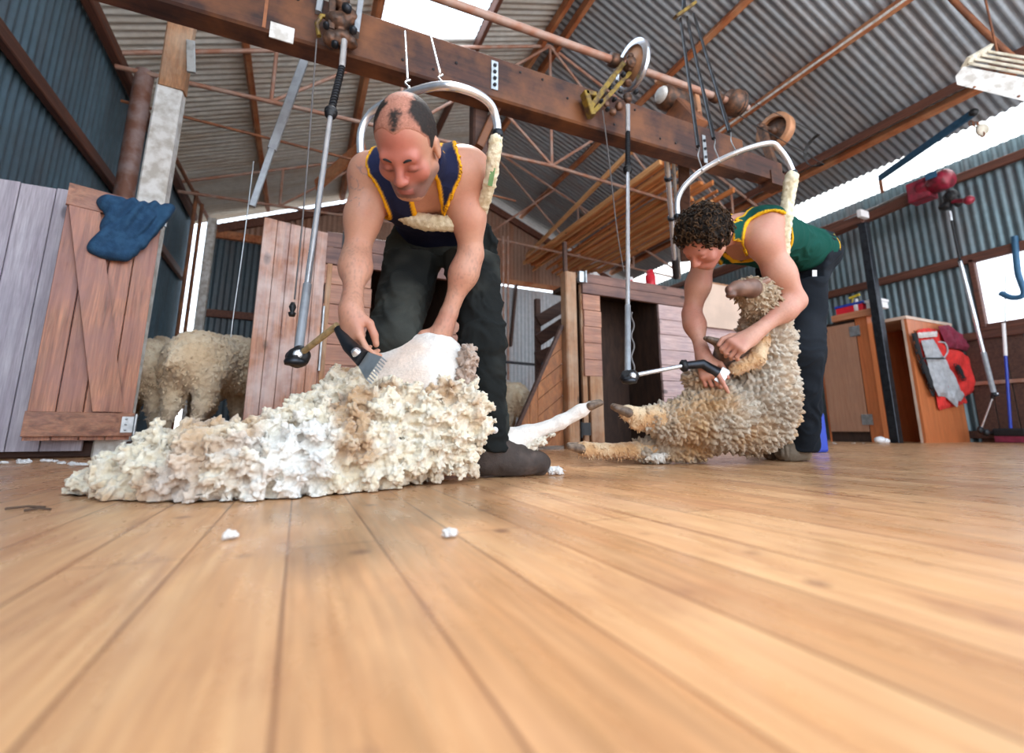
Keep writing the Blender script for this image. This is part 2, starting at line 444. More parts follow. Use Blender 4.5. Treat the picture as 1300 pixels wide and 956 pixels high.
# polished boards of the shearing floor
m, nt, b = _nt('floor_boards')
v0 = coords(nt, (1, 1, 1), (0, 0, math.pi/2))
br = N(nt, 'ShaderNodeTexBrick'); nt.links.new(v0, br.inputs['Vector']); br.offset = .37; br.offset_frequency = 2
br.inputs['Scale'].default_value = 1; br.inputs['Brick Width'].default_value = 1.9; br.inputs['Row Height'].default_value = .112
br.inputs['Mortar Size'].default_value = .0019; br.inputs['Mortar Smooth'].default_value = .3; br.inputs['Bias'].default_value = 0
br.inputs['Color1'].default_value = (.47, .25, .12, 1); br.inputs['Color2'].default_value = (.66, .39, .20, 1); br.inputs['Mortar'].default_value = (.16, .075, .04, 1)
g = noise(nt, coords(nt, (26, 1.6, 26)), 1.2, 6, .65, .5)
col = mixc(nt, ramp(nt, g, [(.35, 0.0), (.7, .55)]), br.outputs['Color'], (.47, .20, .075))
g2 = noise(nt, coords(nt, (90, 5, 90)), 1.2, 3)
col = mixc(nt, .35, col, ramp(nt, g2, [(.3, .25), (.7, .75)]), 'OVERLAY')
st = ramp(nt, noise(nt, coords(nt, (1, .6, 1)), 3.2, 6, .62, .4), [(.50, 0.0), (.72, .55)])
col = mixc(nt, st, col, (.30, .12, .06))
st2 = ramp(nt, noise(nt, coords(nt, (5, .8, 5)), 2.1, 7, .7, .8), [(.56, 0.0), (.70, .7)])
col = mixc(nt, st2, col, (.27, .11, .055))
sp = N(nt, 'ShaderNodeTexVoronoi'); sp.inputs['Scale'].default_value = 9; nt.links.new(coords(nt), sp.inputs['Vector'])
col = mixc(nt, ramp(nt, sp.outputs['Distance'], [(.0, .9), (.08, .6), (.16, 0.0)]), col, (.20, .09, .055))
wo = ramp(nt, noise(nt, coords(nt, (1, .5, 1)), 1.7, 4), [(.5, 0.0), (.75, .45)])
col = mixc(nt, wo, col, (.66, .45, .29))
nt.links.new(col, b.inputs['Base Color'])
nt.links.new(ramp(nt, noise(nt, coords(nt, (3, 1, 1)), 6, 5), [(.3, .20), (.7, .42)]), b.inputs['Roughness'])
bump(nt, b, br.outputs['Fac'], -.35, .002)
plain('ground_dirt', (.20, .15, .11), .95, 0, .15, 4)
m, nt, b = _nt('skylight_sheet')
for n_ in list(nt.nodes):
    if n_.type == 'BSDF_PRINCIPLED': nt.nodes.remove(n_)
tr = N(nt, 'ShaderNodeBsdfTransparent'); tl = N(nt, 'ShaderNodeBsdfTranslucent'); mx = N(nt, 'ShaderNodeMixShader'); mx.inputs[0].default_value = .35
tr.inputs[0].default_value = (.97, .98, 1, 1); tl.inputs[0].default_value = (.95, .97, 1, 1)
nt.links.new(tr.outputs[0], mx.inputs[1]); nt.links.new(tl.outputs[0], mx.inputs[2])
nt.links.new(mx.outputs[0], [n for n in nt.nodes if n.type == 'OUTPUT_MATERIAL'][0].inputs[0])

m, nt, b = _nt('eave_sheet')
for n_ in list(nt.nodes):
    if n_.type == 'BSDF_PRINCIPLED': nt.nodes.remove(n_)
tr = N(nt, 'ShaderNodeBsdfTransparent'); tl = N(nt, 'ShaderNodeBsdfTranslucent'); mx = N(nt, 'ShaderNodeMixShader'); mx.inputs[0].default_value = .86
tr.inputs[0].default_value = (.95, .93, .9, 1); tl.inputs[0].default_value = (.90, .84, .76, 1)
nt.links.new(tr.outputs[0], mx.inputs[1]); nt.links.new(tl.outputs[0], mx.inputs[2])
nt.links.new(mx.outputs[0], [n for n in nt.nodes if n.type == 'OUTPUT_MATERIAL'][0].inputs[0])

# ================================================================ shell of the shed
XL, XR, YF, Y0 = -2.11, 8.40, 10.0, -1.6
XM, ZR, ZE = 3.145, 6.16, 4.03
SL = (ZR - ZE)/(XR - XM)
def roofz(x): return ZR - SL*abs(x - XM)
def wave(n0, n1, step=.0125, pitch=.10):
    c = np.arange(n0, n1 + 1e-6, step); return c, np.cos(2*math.pi*c/pitch)
def corr_wall(name, X, y0, y1, z0, z1, mat, kind='structure'):
    c, w = wave(y0, y1); v = []; f = []
    for i in range(len(c)):
        x = X + w[i]*.011; v += [(x, c[i], z0), (x, c[i], z1)]
    f = [(2*i, 2*i + 2, 2*i + 3, 2*i + 1) for i in range(len(c) - 1)]
    return MB().add(v, f, True)
fm = MB().add([(XL, Y0, 0), (XR + .3, Y0, 0), (XR + .3, YF, 0), (XL, YF, 0), (XL, Y0, -.1), (XR + .3, Y0, -.1), (XR + .3, YF, -.1), (XL, YF, -.1)], [(0, 1, 2, 3), (7, 6, 5, 4), (0, 4, 5, 1), (1, 5, 6, 2), (2, 6, 7, 3), (3, 7, 4, 0)])
setp(fm.build('floor', 'floor_boards'), 'worn orange timber boards of the shearing floor', 'floor', None, 'structure')
setp(corr_wall('wall_left', XL, Y0, 9.95, 0, ZE - .02, 'iron_left').build('wall_left', 'iron_left'), 'blue grey corrugated iron side wall', 'wall', None, 'structure')
# side wall with a window opening
WY0, WY1, WZ0, WZ1 = 1.75, 2.95, 1.52, 2.48
w = MB()
WT = 3.99
for (a, b_, z0, z1) in ((Y0, WY0, 0, WT), (WY1, YF, 0, WT), (WY0, WY1, 0, WZ0), (WY0, WY1, WZ1, WT)):
    t = corr_wall('', XR, a, b_, z0, z1, None); w.add(t.v, t.f, True)
setp(w.build('wall_right', 'iron_right'), 'grey corrugated iron side wall with a bright window', 'wall', None, 'structure')
# gable wall
def gable(z0f, z1f, x0, x1):
    c, wv = wave(x0, x1); v = []
    for i in range(len(c)):
        y = YF + wv[i]*.011; v += [(c[i], y, z0f(c[i])), (c[i], y, z1f(c[i]))]
    return MB().add(v, [(2*i, 2*i + 2, 2*i + 3, 2*i + 1) for i in range(len(c) - 1)], True)
setp(gable(lambda x: 3.78, lambda x: roofz(x) - .10, XL + .30, XR).build('wall_back', 'iron_rust'), 'rusty brown corrugated gable end wall', 'wall', None, 'structure')
setp(gable(lambda x: 0, lambda x: 3.62, 1.2, XR).build('wall_back_lower', 'iron_bright'), 'pale corrugated lower part of the gable end wall', 'wall', None, 'structure')
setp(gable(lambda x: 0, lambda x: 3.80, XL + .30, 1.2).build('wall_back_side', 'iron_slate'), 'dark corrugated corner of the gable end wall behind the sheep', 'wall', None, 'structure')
# roof: two slopes of corrugated sheets, the ridges running from eave to ridge
SKX0, SKX1, SKY0, SKY1 = .42, 1.90, 2.3, 5.52
def slope(x0, x1, y0, y1, lift=.10):
    c, wv = wave(y0, y1); v = []
    for i in range(len(c)):
        z = wv[i]*.013 + lift; v += [(x0, c[i], roofz(x0) + z), (x1, c[i], roofz(x1) + z)]
    return MB().add(v, [(2*i, 2*i + 2, 2*i + 3, 2*i + 1) for i in range(len(c) - 1)], True)
r = MB()
for a in ((XL - .5, SKX0, Y0, YF + .25), (SKX1, XM, Y0, YF + .25), (SKX0, SKX1, Y0, SKY0), (SKX0, SKX1, SKY1, YF + .25)):
    t = slope(*a); r.add(t.v, t.f, True)
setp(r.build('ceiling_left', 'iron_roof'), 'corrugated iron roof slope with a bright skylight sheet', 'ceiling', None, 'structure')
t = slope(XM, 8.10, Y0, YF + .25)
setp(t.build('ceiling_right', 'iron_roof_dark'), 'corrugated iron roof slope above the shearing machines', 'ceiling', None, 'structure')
t = slope(SKX0 - .02, SKX1 + .02, SKY0 - .03, SKY1 + .03, .115)
setp(t.build('window_2', 'skylight_sheet'), 'translucent white skylight sheet in the roof', 'window', None, 'structure')
t = slope(8.08, XR + .22, Y0, YF + .25, .112)
setp(t.build('window_3', 'eave_sheet'), 'translucent corrugated strip along the eave above the grey wall', 'window', None, 'structure')
# window frame
wt = thing('window_1', (XR - .02, 2.34, WZ0), 'bright window opening with a rough timber frame', 'window', None, 'structure')
f_ = MB()
for a, b_ in (((XR - .05, WY0 - .04, WZ0), (XR - .05, WY1 + .04, WZ0)), ((XR - .05, WY0 - .04, WZ1), (XR - .05, WY1 + .04, WZ1))): f_.bar(a, b_, .06, .09)
for y in (WY0, WY1): f_.bar((XR - .05, y, WZ0), (XR - .05, y, WZ1), .09, .06)
f_.build('window_frame', 'wall_rail', wt)
MB().box((XR + .03, WY0, WZ0), (XR + .035, WY1, WZ1)).build('pane', 'skylight_sheet', wt)
# bright ground outside the eaves
gd = MB()
gd.box((XR + .35, Y0, -.12), (XR + 30, 40, -.1)); gd.box((XL - 30, Y0, -.12), (XL - .05, 40, -.1)); gd.box((XL - .05, YF + .3, -.12), (XR + .35, 40, -.1))
setp(gd.build('ground', 'ground_dirt'), 'bare earth outside the shed', 'ground', None, 'structure')

bbm = MB()
for i in range(24): bbm.bar((XR - .035, -1.5 + i*.2, 0), (XR - .035, -1.5 + i*.2, 1.36), .19, .015, (1, 0, 0), .1)
setp(bbm.build('baseboard_right', 'brown_rail'), 'brown upright boards lining the wall below the window', 'boards', None, 'structure')
# ---- rails, purlins, trusses
trn = [0]
def trim(mb, mat, label):
    trn[0] += 1
    return setp(mb.build('trim_%d' % trn[0], mat), label, 'beam', None, 'structure')
def ybar(x, z, y0, y1, w, h, mat, label, up=(0, 0, 1)): return trim(MB().bar((x, y0, z), (x, y1, z), w, h, up), mat, label)
ybar(XL + .06, 2.80, Y0, 9.5, .07, .12, 'wall_rail', 'long rust brown rail halfway up the blue side wall')
ybar(XL + .06, 1.30, Y0, 9.5, .05, .07, 'wall_rail', 'thin low rail on the side wall behind the sheep')
ybar(XL + .09, ZE - .06, Y0, 9.6, .10, .12, 'dark_purlin', 'dark timber plate along the top of the blue side wall')
ybar(XR - .06, 3.70, Y0, YF, .07, .12, 'wall_rail', 'upper rust brown rail of the grey side wall')
ybar(XR - .06, 2.50, Y0, YF, .07, .12, 'wall_rail', 'middle rust brown rail level with the window head')
ybar(XR - .06, 1.42, Y0, 3.6, .06, .11, 'wall_rail', 'rail under the window')
ybar(XR - .06, .78, Y0, 3.3, .04, .05, 'pipe_steel', 'thin pale pipe low on the wall under the window')
ybar(XR - .06, .10, Y0, 5, .04, .10, 'brown_rail', 'dark board along the foot of the grey wall')
for x, w_, h_, mt, lb in ((7.52, .10, .12, 'purlin_wood', 'orange timber purlin nearest the bright eave'), (6.0, .08, .12, 'purlin_wood', 'orange purlin with a white conduit above the motor'),
                          (4.78, .09, .10, 'purlin_wood', 'orange purlin crossing the roof above the pulley wheel'),
                          (-.90, .07, .12, 'purlin_wood', 'orange purlin on the far roof slope near the blue wall'), (.48, .09, .13, 'purlin_wood', 'orange purlin beside the skylight sheet'),
                          (1.96, .07, .11, 'dark_purlin', 'dark purlin on the ridge side of the skylight')):
    z = roofz(x) + .03; ybar(x, z, Y0, YF, w_, h_, mt, lb, (SL*(1 if x > XM else -1), 0, 1))
ybar(7.30, roofz(7.3) - .02, Y0, YF, .04, .12, 'dark_purlin', 'dark board fixed against the purlin nearest the eave')
ybar(5.93, roofz(5.93) - .05, Y0, YF, .025, .025, 'white_paint', 'thin white conduit along the purlin')
for dx, lb in ((-.14, 'dark double ridge beam, board toward the skylight'), (.12, 'dark double ridge beam, board toward the grey wall')):
    ybar(XM + dx, ZR - .06, Y0, YF, .07, .16, 'purlin_wood', lb)
# rail across the gable wall and the sloping gable boards
trim(MB().bar((1.2, YF - .06, 3.72), (XR, YF - .06, 3.72), .06, .13), 'purlin_wood', 'orange rail across the pale gable wall')
trim(MB().bar((XL + .4, YF - .06, 3.86), (1.2, YF - .06, 3.86), .06, .16), 'purlin_wood', 'orange rail at the top of the dark gable corner')
trim(MB().bar((XL + .4, YF - .06, 2.30), (1.2, YF - .06, 2.30), .06, .14), 'dark_purlin', 'brown rail across the dark gable corner')
for s_, lb in ((-1, 'sloping board under the roof on the skylight half of the gable'), (1, 'sloping board under the roof on the far half of the gable')):
    xe = XL + .4 if s_ < 0 else XR
    trim(MB().bar((XM, YF - .07, ZR - .24), (xe, YF - .07, roofz(xe) - .24), .06, .17), 'dark_purlin', lb)
# steel trusses
def truss(Y, r_, name):
    m_ = MB(); zb = ZE - .18; zt = lambda x: roofz(x) - .06
    rise = .18
    bz = lambda x: zb + rise*(1 - abs(x - XM)/(XR - XM))
    m_.tube([(XL + .1, Y, bz(XL)), (XM, Y, bz(XM)), (XR - .1, Y, bz(XR))], r_, 8)
    m_.tube([(XL + .1, Y, zt(XL + .1)), (XM, Y, zt(XM)), (XR - .1, Y, zt(XR - .1))], r_, 8)
    xs = [-.58, .9, XM, 5.4, 6.9]
    for x in xs: m_.tube([(x, Y, bz(x)), (x, Y, zt(x))], r_*.85, 8)
    for a, b_ in ((-.58, .9), (.9, XM), (5.4, XM), (6.9, 5.4)): m_.tube([(a, Y, bz(a)), (b_, Y, zt(b_))], r_*.8, 8)
    m_.tube([(XM, Y, bz(XM)), (4.8, Y, zt(4.8))], r_*.8, 8); m_.tube([(XM, Y, bz(XM)), (1.5, Y, zt(1.5))], r_*.8, 8)
    return trim(m_, 'pipe_steel', name)
truss(5.5, .026, 'rusty pipe roof truss nearest the shearers')
truss(8.3, .026, 'rusty pipe roof truss in front of the gable wall')
trim(MB().tube([(XL + .15, 5.62, 3.55), (2.6, 5.62, 3.40)], .016, 8), 'rust_steel', 'thin dark tie rod under the nearest roof truss')
# wall post and braces
trim(MB().tube([(-1.78, 5.55, 0), (-1.78, 5.55, 3.9)], .085, 14), 'old_pipe', 'round rusty steel column beside the blue side wall')
trim(MB().bar(dep(402, 236, 6.6), dep(462, 184, 6.2), .05, .20), 'purlin_wood', 'short timber plank bracing a purlin on the skylight slope')
trim(MB().bar((4.44, 9.0, 4.06), (3.98, 4.5, 4.06), .05, .08), 'batten_pale', 'long pale timber pole lying across the roof trusses')
for px in (639, 645): trim(MB().tube([onY(px, 300, 8.25), onY(px, 560, 8.25)*np.array([1, 1, 0]) + np.array([0, 0, .0])], .022, 8), 'pipe_steel', 'thin upright pipe from truss to floor behind the shearer, %s of two' % ('one' if px == 639 else 'thinner'))
trim(MB().bar((-1.74, 9.6, 0), (-1.74, 9.6, 4.0), .14, .14), 'white_paint', 'white painted corner post beside the bright gap')
# sloping pipe on the blue side wall
trim(MB().tube([onX(222, 200, XL + .25), onX(272, 292, XL + .25)], .03, 8), 'rust_steel', 'sloping pipe under the eave of the blue wall')
for px in (249, 258): trim(MB().tube([(XL + .3, onX(px, 250, XL + .3)[1], 0), (XL + .3, onX(px, 250, XL + .3)[1], 4.0)], .03, 8), 'rust_steel', 'upright rusty pipe beside the blue wall, %s the corner gap' % ('away from' if px == 249 else 'next to'))
# ================================================================ catching pens
PW = 3.42      # line of the pen fronts
PT = 1.56      # their top
def boards(mb, x0, x1, z0, z1, y, n, t=.025, gap=.004, rnd=None):
    h = (z1 - z0)/n
    for i in range(n):
        j = (random.random() - .5)*.012
        mb.bar((x0 + j, y, z0 + h*(i + .5)), (x1 + j, y, z0 + h*(i + .5)), t, h - gap, (0, 0, 1), .08)
    return mb
def vboards(mb, xs, z0, z1, y, t=.025, gap=.005):
    for a, b_ in zip(xs[:-1], xs[1:]):
        j = (random.random() - .5)*.01
        mb.bar(((a + b_)/2, y, z0), ((a + b_)/2, y, z1 + j), b_ - a - gap, t, (0, 1, 0), .08)
    return mb
# pale boarding against the side wall
t = thing('board_fence', (-1.75, PW + .02, 0), 'pale weathered upright boards beside the blue iron wall', 'fence')
vboards(MB(), [XL + .03, -1.93, -1.76, -1.58, -1.42, -1.28, -1.10], .04, PT + .01, PW + .03).build('board', 'pale_boards', t)
for z in (1.35, .25): MB().bar((XL + .03, PW + .07, z), (-1.10, PW + .07, z), .03, .09).build('rail', 'pale_boards', t)
# long dark sill beam below the gates
setp(MB().bar((XL + .05, PW + .13, .045), (-.42, PW + .13, .045), .08, .09).build('sill_beam', 'brown_rail'), 'dark brown beam on the floor below the pen gates', 'beam', None, 'structure')

def zgate(name, H, B, z0, z1, label, depth_dir):
    """ledged and braced gate between hinge post H and free edge B (xy pairs); battens on the side facing the shearers"""
    H = np.array(H, float); B = np.array(B, float); d = (B - H); L = np.linalg.norm(d); d /= L; nn = np.array(depth_dir, float)
    P = lambda s_, z, o=0.0: np.array([H[0] + d[0]*s_ + nn[0]*o, H[1] + d[1]*s_ + nn[1]*o, z])
    t = thing(name, P(0, 0), label, 'gate')
    m_ = MB(); n = 4; up = (nn[0], nn[1], 0)
    for i in range(n):
        m_.bar(P(L*(i + .5)/n, z0), P(L*(i + .5)/n, z1 - .004*(i % 2)), L/n - .004, .022, up, .1)
    m_.build('board', 'gate_wood', t)
    for z, nm in ((z1 - .065, 'top'), (z0 + .085, 'low')):
        MB().bar(P(-.005, z, .026), P(L + .005, z, .026), .03, .13, (0, 0, 1), .08).build('ledge', 'gate_cross', t)
    # diagonal brace, from the free top corner down to the hinge
    a, b_ = P(L - .075, z1 - .135, .026), P(.115, z0 + .155, .026); w_ = .066; dd = np.array([d[0], d[1], 0])
    MB().prism([a + dd*w_, a - dd*w_, b_ - dd*w_, b_ + dd*w_], np.array([nn[0], nn[1], 0])*.024).build('brace', 'gate_wood', t)
    for z in (z1 - .065, z0 + .085):
        hb = MB(); hb.bar(P(-.02, z, .044), P(.05, z, .044), .006, .09)
        hb.tube([P(-.012, z - .06, .05), P(-.012, z + .06, .05)], .009, 10)
        for q in (-.03, .0, .03): hb.ball(P(.03, z + q, .05), .006, 8)
        hb.build('hinge', 'galv', t)
    return t, P, L
hx = onY(203, 300, PW)[0]
fl = dep(77, 300, 2.60)
gL, PL, LL = zgate('pen_gate', (hx, PW), (fl[0], fl[1]), .10, 1.53, 'wooden braced pen gate with a blue jumper over its top', nrm((-(fl[1] - PW)*1, (fl[0] - hx)*1)) * (1 if (fl[0] - hx) < 0 else -1))
# blue jumper over the gate: a folded cloth hanging on both sides
def cloth(name, mat, rows, thick=.02, parent=None, label=None, cat=None, group=None, seed=1, amp=.012, fs=18):
    """rows of world points (each row the same length) make a sheet; it gets folds, thickness and round edges"""
    R = [curve_pts(r_, 8) for r_ in rows]; R = [curve_pts([R[i][j] for i in range(len(R))], 8) for j in range(len(R[0]))]
    G = np.array(R); a, b_ = G.shape[:2]; P = G.reshape(-1, 3)
    i = np.arange(a*b_).reshape(a, b_); Q = np.stack([i[:-1, :-1], i[1:, :-1], i[1:, 1:], i[:-1, 1:]], -1).reshape(-1, 4)
    n_ = vnormals(P, Q); P = P + n_*((fbm(P*fs, 3, seed))*amp)[:, None]
    o = mesh_np(name, P, Q, mat, parent)
    md = o.modifiers.new('solid', 'SOLIDIFY'); md.thickness = thick; md.offset = 0
    md = o.modifiers.new('sub', 'SUBSURF'); md.levels = 1; md.render_levels = 1
    if label: setp(o, label, cat, group)
    return o
F = Field()
def GP(px, py, o): return PL(0, 0)*0 + _gp(px, py, o)
def _gp(px, py, o):
    # point of the gate's plane seen at a pixel, pushed towards the shearers by o
    n3 = PL(0, 0, 1.0) - PL(0, 0, 0); p0 = PL(0, 0, o); r_ = ray(px, py); tt = ((p0 - EYEP) @ n3)/(r_ @ n3); return EYEP + r_*tt
for a, b_, ra, rb in (((138, 258), (205, 268), .065, .05), ((148, 265), (130, 318), .075, .055), ((168, 272), (142, 318), .075, .06), ((188, 276), (160, 314), .070, .05), ((203, 276), (178, 305), .055, .04), ((140, 256), (214, 264), .04, .03), ((128, 320), (152, 322), .06, .045), ((172,300),(196,296),.05,.03)):
    F.c(_gp(*a, .055), _gp(*b_, .055), ra*.82, rb*.82, .025)
for a, b_ in (((140, 256), (205, 264)),): F.c(_gp(*a, -.04), _gp(*b_, -.04), .03, .02, .04); F.c(_gp(150, 262, -.05), _gp(160, 300, -.06), .04, .03, .04)
Fg, lo, h = F.grid(.008); V, Q = nets(Fg, lo, h); n_ = vnormals(V, Q)
st_ = V @ nrm(_gp(150, 268, 0) - _gp(128, 322, 0)); sd_ = V @ nrm(PL(1, 0) - PL(0, 0))
V = V + n_*(np.abs(vnoise(np.stack([sd_*22 + st_*9, st_*5, V[:, 1]*6], 1), 3))*.050 - .018)[:, None]
setp(mesh_np('jumper', relax(V, Q, 1), Q, 'blue_denim'), 'dark blue jumper draped over the top of the braced gate', 'jumper')
# second gate, plain vertical boards
a0 = onY(322, 400, PW - .10); a1 = onY(408, 400, PW - .02)
t = thing('pen_gate', (a1[0], a1[1], 0), 'wooden pen gate of plain upright boards with pale patches', 'gate')
mb = MB(); n = 5
wd_ = [0, .20, .40, .62, .82, 1.0]
for i in range(n):
    s0, s1 = wd_[i], wd_[i + 1]; p = a0 + (a1 - a0)*(s0 + s1)/2; L_ = np.linalg.norm(a1 - a0)*(s1 - s0) - .004
    mb.bar((p[0], p[1], .05), (p[0], p[1], PT - .01 - .002*i), .022, L_, (a1 - a0)/np.linalg.norm(a1 - a0), .1)
mb.build('board', 'door_wood', t)
for z in (.3, 1.3): MB().bar((a0[0], a0[1] + .03, z), (a1[0], a1[1] + .03, z), .03, .12).build('ledge', 'gate_cross', t)
MB().bar((a1[0] + .03, PW, .03), (a1[0] + .03, PW, PT - .02), .035, .03).build('edge_strip', 'post_wood', t)
MB().tube([(a1[0] + .012, PW - .035, .55), (a1[0] + .012, PW - .035, 1.0)], .008, 8).build('bolt', 'galv', t)

# chute front behind the nearer shearer
def front(x0, x1, ox0, ox1, oz, label, left_n, right_mat, D=1.3):
    t = thing('chute_partition', (x0, PW, 0), label, 'partition')
    for i, (za, zb) in enumerate(((oz + .012, (oz + PT)/2 + .01), ((oz + PT)/2 + .013, PT))):
        MB().bar((x0, PW, (za + zb)/2), (x1, PW, (za + zb)/2), .035, zb - za, (0, 0, 1), .06).build('header_board', 'header_wood', t)
    boards(MB(), x0 + .01, ox0, .62 if left_n < 8 else .02, oz + .008, PW + .004, left_n).build('side_board', 'board_wood', t)
    boards(MB(), ox1, x1, .02, oz + .008, PW + .004, 9).build('side_board', right_mat, t)
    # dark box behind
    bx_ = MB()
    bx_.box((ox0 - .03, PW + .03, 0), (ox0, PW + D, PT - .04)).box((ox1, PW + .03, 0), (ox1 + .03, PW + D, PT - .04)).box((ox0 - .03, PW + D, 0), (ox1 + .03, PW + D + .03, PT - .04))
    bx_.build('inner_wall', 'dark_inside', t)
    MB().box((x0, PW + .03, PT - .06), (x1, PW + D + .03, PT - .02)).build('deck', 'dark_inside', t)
    return t
ax = onY(415, 300, PW)[0]
t1 = front(ax, 1.30, .41, 1.02, 1.31, 'horizontal board partition with a dark opening behind the nearer shearer', 9, 'board_wood')
# plate with the stand number 5
p = onY(443, 306, PW - .022); pb = thing('number_plate', p, 'small black plate with a pale number 5', 'sign')
MB().bar(p - np.array([.045, 0, 0]), p + np.array([.045, 0, 0]), .008, .13).build('plate', 'blackened', pb)
def digits(name, txt, loc, size, mat, parent, rx=math.pi/2, rz=0):
    cu = bpy.data.curves.new(name, 'FONT'); cu.body = txt; cu.size = size; cu.extrude = .002; cu.align_x = 'CENTER'; cu.align_y = 'CENTER'
    tmp = bpy.data.objects.new(name + '_', cu); me = bpy.data.meshes.new_from_object(tmp); bpy.data.objects.remove(tmp); bpy.data.curves.remove(cu)
    me.materials.clear(); me.materials.append(MATS[mat])
    o_ = bpy.data.objects.new(name, me); COL.objects.link(o_); o_.rotation_euler = (rx, 0, rz)
    o_.parent = parent; o_.location = [float(c) for c in np.array(loc) - OFF[parent.name]]
    return o_
digits('digit', '5', p + np.array([.01, -.008, 0]), .11, 'white_plastic', pb)
# far chute front behind the farther shearer
t2 = front(2.24, 4.15, onY(762, 400, PW)[0], onY(836, 400, PW)[0], 1.36, 'dark topped board partition with an open doorway between the shearers', 5, 'board_grey', .5)
MB().bar((2.36, PW + .005, .02), (2.36, PW + .005, .62), .03, .13, (1, 0, 0), .08).build('lower_post', 'post_wood', t2)
MB().bar((2.26, PW + .03, .02), (2.26, PW + .03, PT - .1), .03, .05, (1, 0, 0), .08).build('door_stile', 'post_wood', t2)
lk = onY(741, 545, PW - .03)
MB().box(lk - np.array([.05, .02, .05]), lk + np.array([.06, .02, .055])).tube([lk + np.array([-.04, -.03, -.07]), lk + np.array([-.04, -.03, .06])], .012, 8).build('latch', 'blackened', t2)
hg = onY(738, 352, PW - .02)
MB().box(hg - np.array([.03, .02, .05]), hg + np.array([.035, .02, .05])).tube([hg + np.array([.03, -.03, -.055]), hg + np.array([.03, -.03, .055])], .010, 8).build('hinge', 'galv', t2)
# heavy post of the pen doorway
px0 = onY(722, 450, PW)[0]
t = thing('gate_post', (px0, PW - .02, 0), 'thick pale timber post between the sloping panel and the chute', 'post')
MB().bar((px0, PW - .02, 0), (px0, PW - .02, PT - .03), .11, .10, (0, 1, 0), .1).build('post', 'post_wood', t)
MB().bar((px0 + .02, PW + .06, 1.2), (px0 + .02, PW + .06, 1.86), .035, .035).build('upright', 'brown_rail', t)
# sloping chute panel of diagonal boards
t = thing('chute_screen', (1.75, PW - .02, 0), 'sloping triangular panel of diagonal brown boards', 'panel')
xa = onY(713, 415, PW)[0]; za = onY(713, 415, PW)[2]; xb = onY(652, 545, PW)[0]
def tri_top(x): return .10 + (za - .10)*(x - xb)/(xa - xb)
xm = onY(683, 480, PW)[0]
mb = MB()
for i in range(3):
    u0 = xb + (xm - xb)*i/3; u1 = xb + (xm - xb)*(i + 1)/3 - .005
    mb.prism([(u0, PW, .03), (u1, PW, .03), (u1, PW, tri_top(u1)), (u0, PW, tri_top(u0))], (0, .022, 0))
mb.build('upright_board', 'chute_wood', t)
def clip(poly, f):
    out = []
    for i in range(len(poly)):
        a, b_ = poly[i], poly[(i + 1) % len(poly)]; fa, fb = f(a), f(b_)
        if fa >= 0: out.append(a)
        if (fa >= 0) != (fb >= 0): s_ = fa/(fa - fb); out.append((a[0] + (b_[0] - a[0])*s_, a[1] + (b_[1] - a[1])*s_))
    return out
mb = MB(); hgt = .135
for i in range(-14, 14):
    c0 = i*hgt; sl_ = .75
    poly = [(xm, c0 + sl_*0), (xa, c0 + sl_*(xa - xm)), (xa, c0 + sl_*(xa - xm) + hgt - .006), (xm, c0 + hgt - .006)]
    poly = clip(clip(poly, lambda q: q[1] - .03), lambda q: tri_top(q[0]) - q[1])
    if len(poly) >= 3: mb.prism([(q[0], PW + .002, q[1]) for q in poly], (0, .022, 0))
mb.build('diagonal_board', 'chute_wood', t)
MB().bar((xb, PW - .005, .12), (xa, PW - .005, za + .01), .04, .03).build('top_rail', 'brown_rail', t)
# rails farther back in that pen
t = thing('pen_rails', (2.3, 4.6, 0), 'dark brown rails of the pen behind the sloping panel', 'fence')
for (u, v_) in (((683, 408), (716, 388)), ((683, 432), (716, 410)), ((681, 455), (716, 440))):
    MB().bar(onY(*u, 4.4), onY(*v_, 4.4), .03, .13).build('rail', 'brown_rail', t)
MB().bar(onY(682, 380, 4.45), onY(684, 560, 4.45), .06, .06).build('post', 'brown_rail', t)
t = thing('pen_rails', (1.6, 7.4, 0), 'low steel rail behind the sheep by the sloping panel', 'fence')
MB().tube([onY(560, 452, 7.4), onY(690, 464, 7.4)], .025, 8).build('rail', 'dark_steel', t)
for px in (640, 688): MB().tube([onY(px, 460, 7.4), onY(px, 460, 7.4)*np.array([1, 1, 0])], .025, 8).build('post', 'dark_steel', t)
mb = MB().bar(onY(655, 362, 9.85), onY(648, 440, 9.85), .05, .13)
setp(mb.build('timber_offcut', 'brown_rail'), 'narrow dark board leaning on the pale gable wall', 'board')

# pale plywood sheet standing right of the chute
p00 = onY(878, 412, PW - .05); p11 = onY(946, 362, PW - .05)
t = thing('plywood_sheet', (p00[0], PW - .05, p00[2]), 'pale plywood sheet fixed over the partition behind the curly haired shearer', 'board')
MB().box((p00[0], PW - .045, p00[2]), (p11[0], PW - .025, PT + .10)).build('sheet', 'ply_pale', t)
MB().box((p00[0], PW - .05, PT + .10), (p11[0], PW - .02, PT + .115)).build('edge_strip', 'post_wood', t)

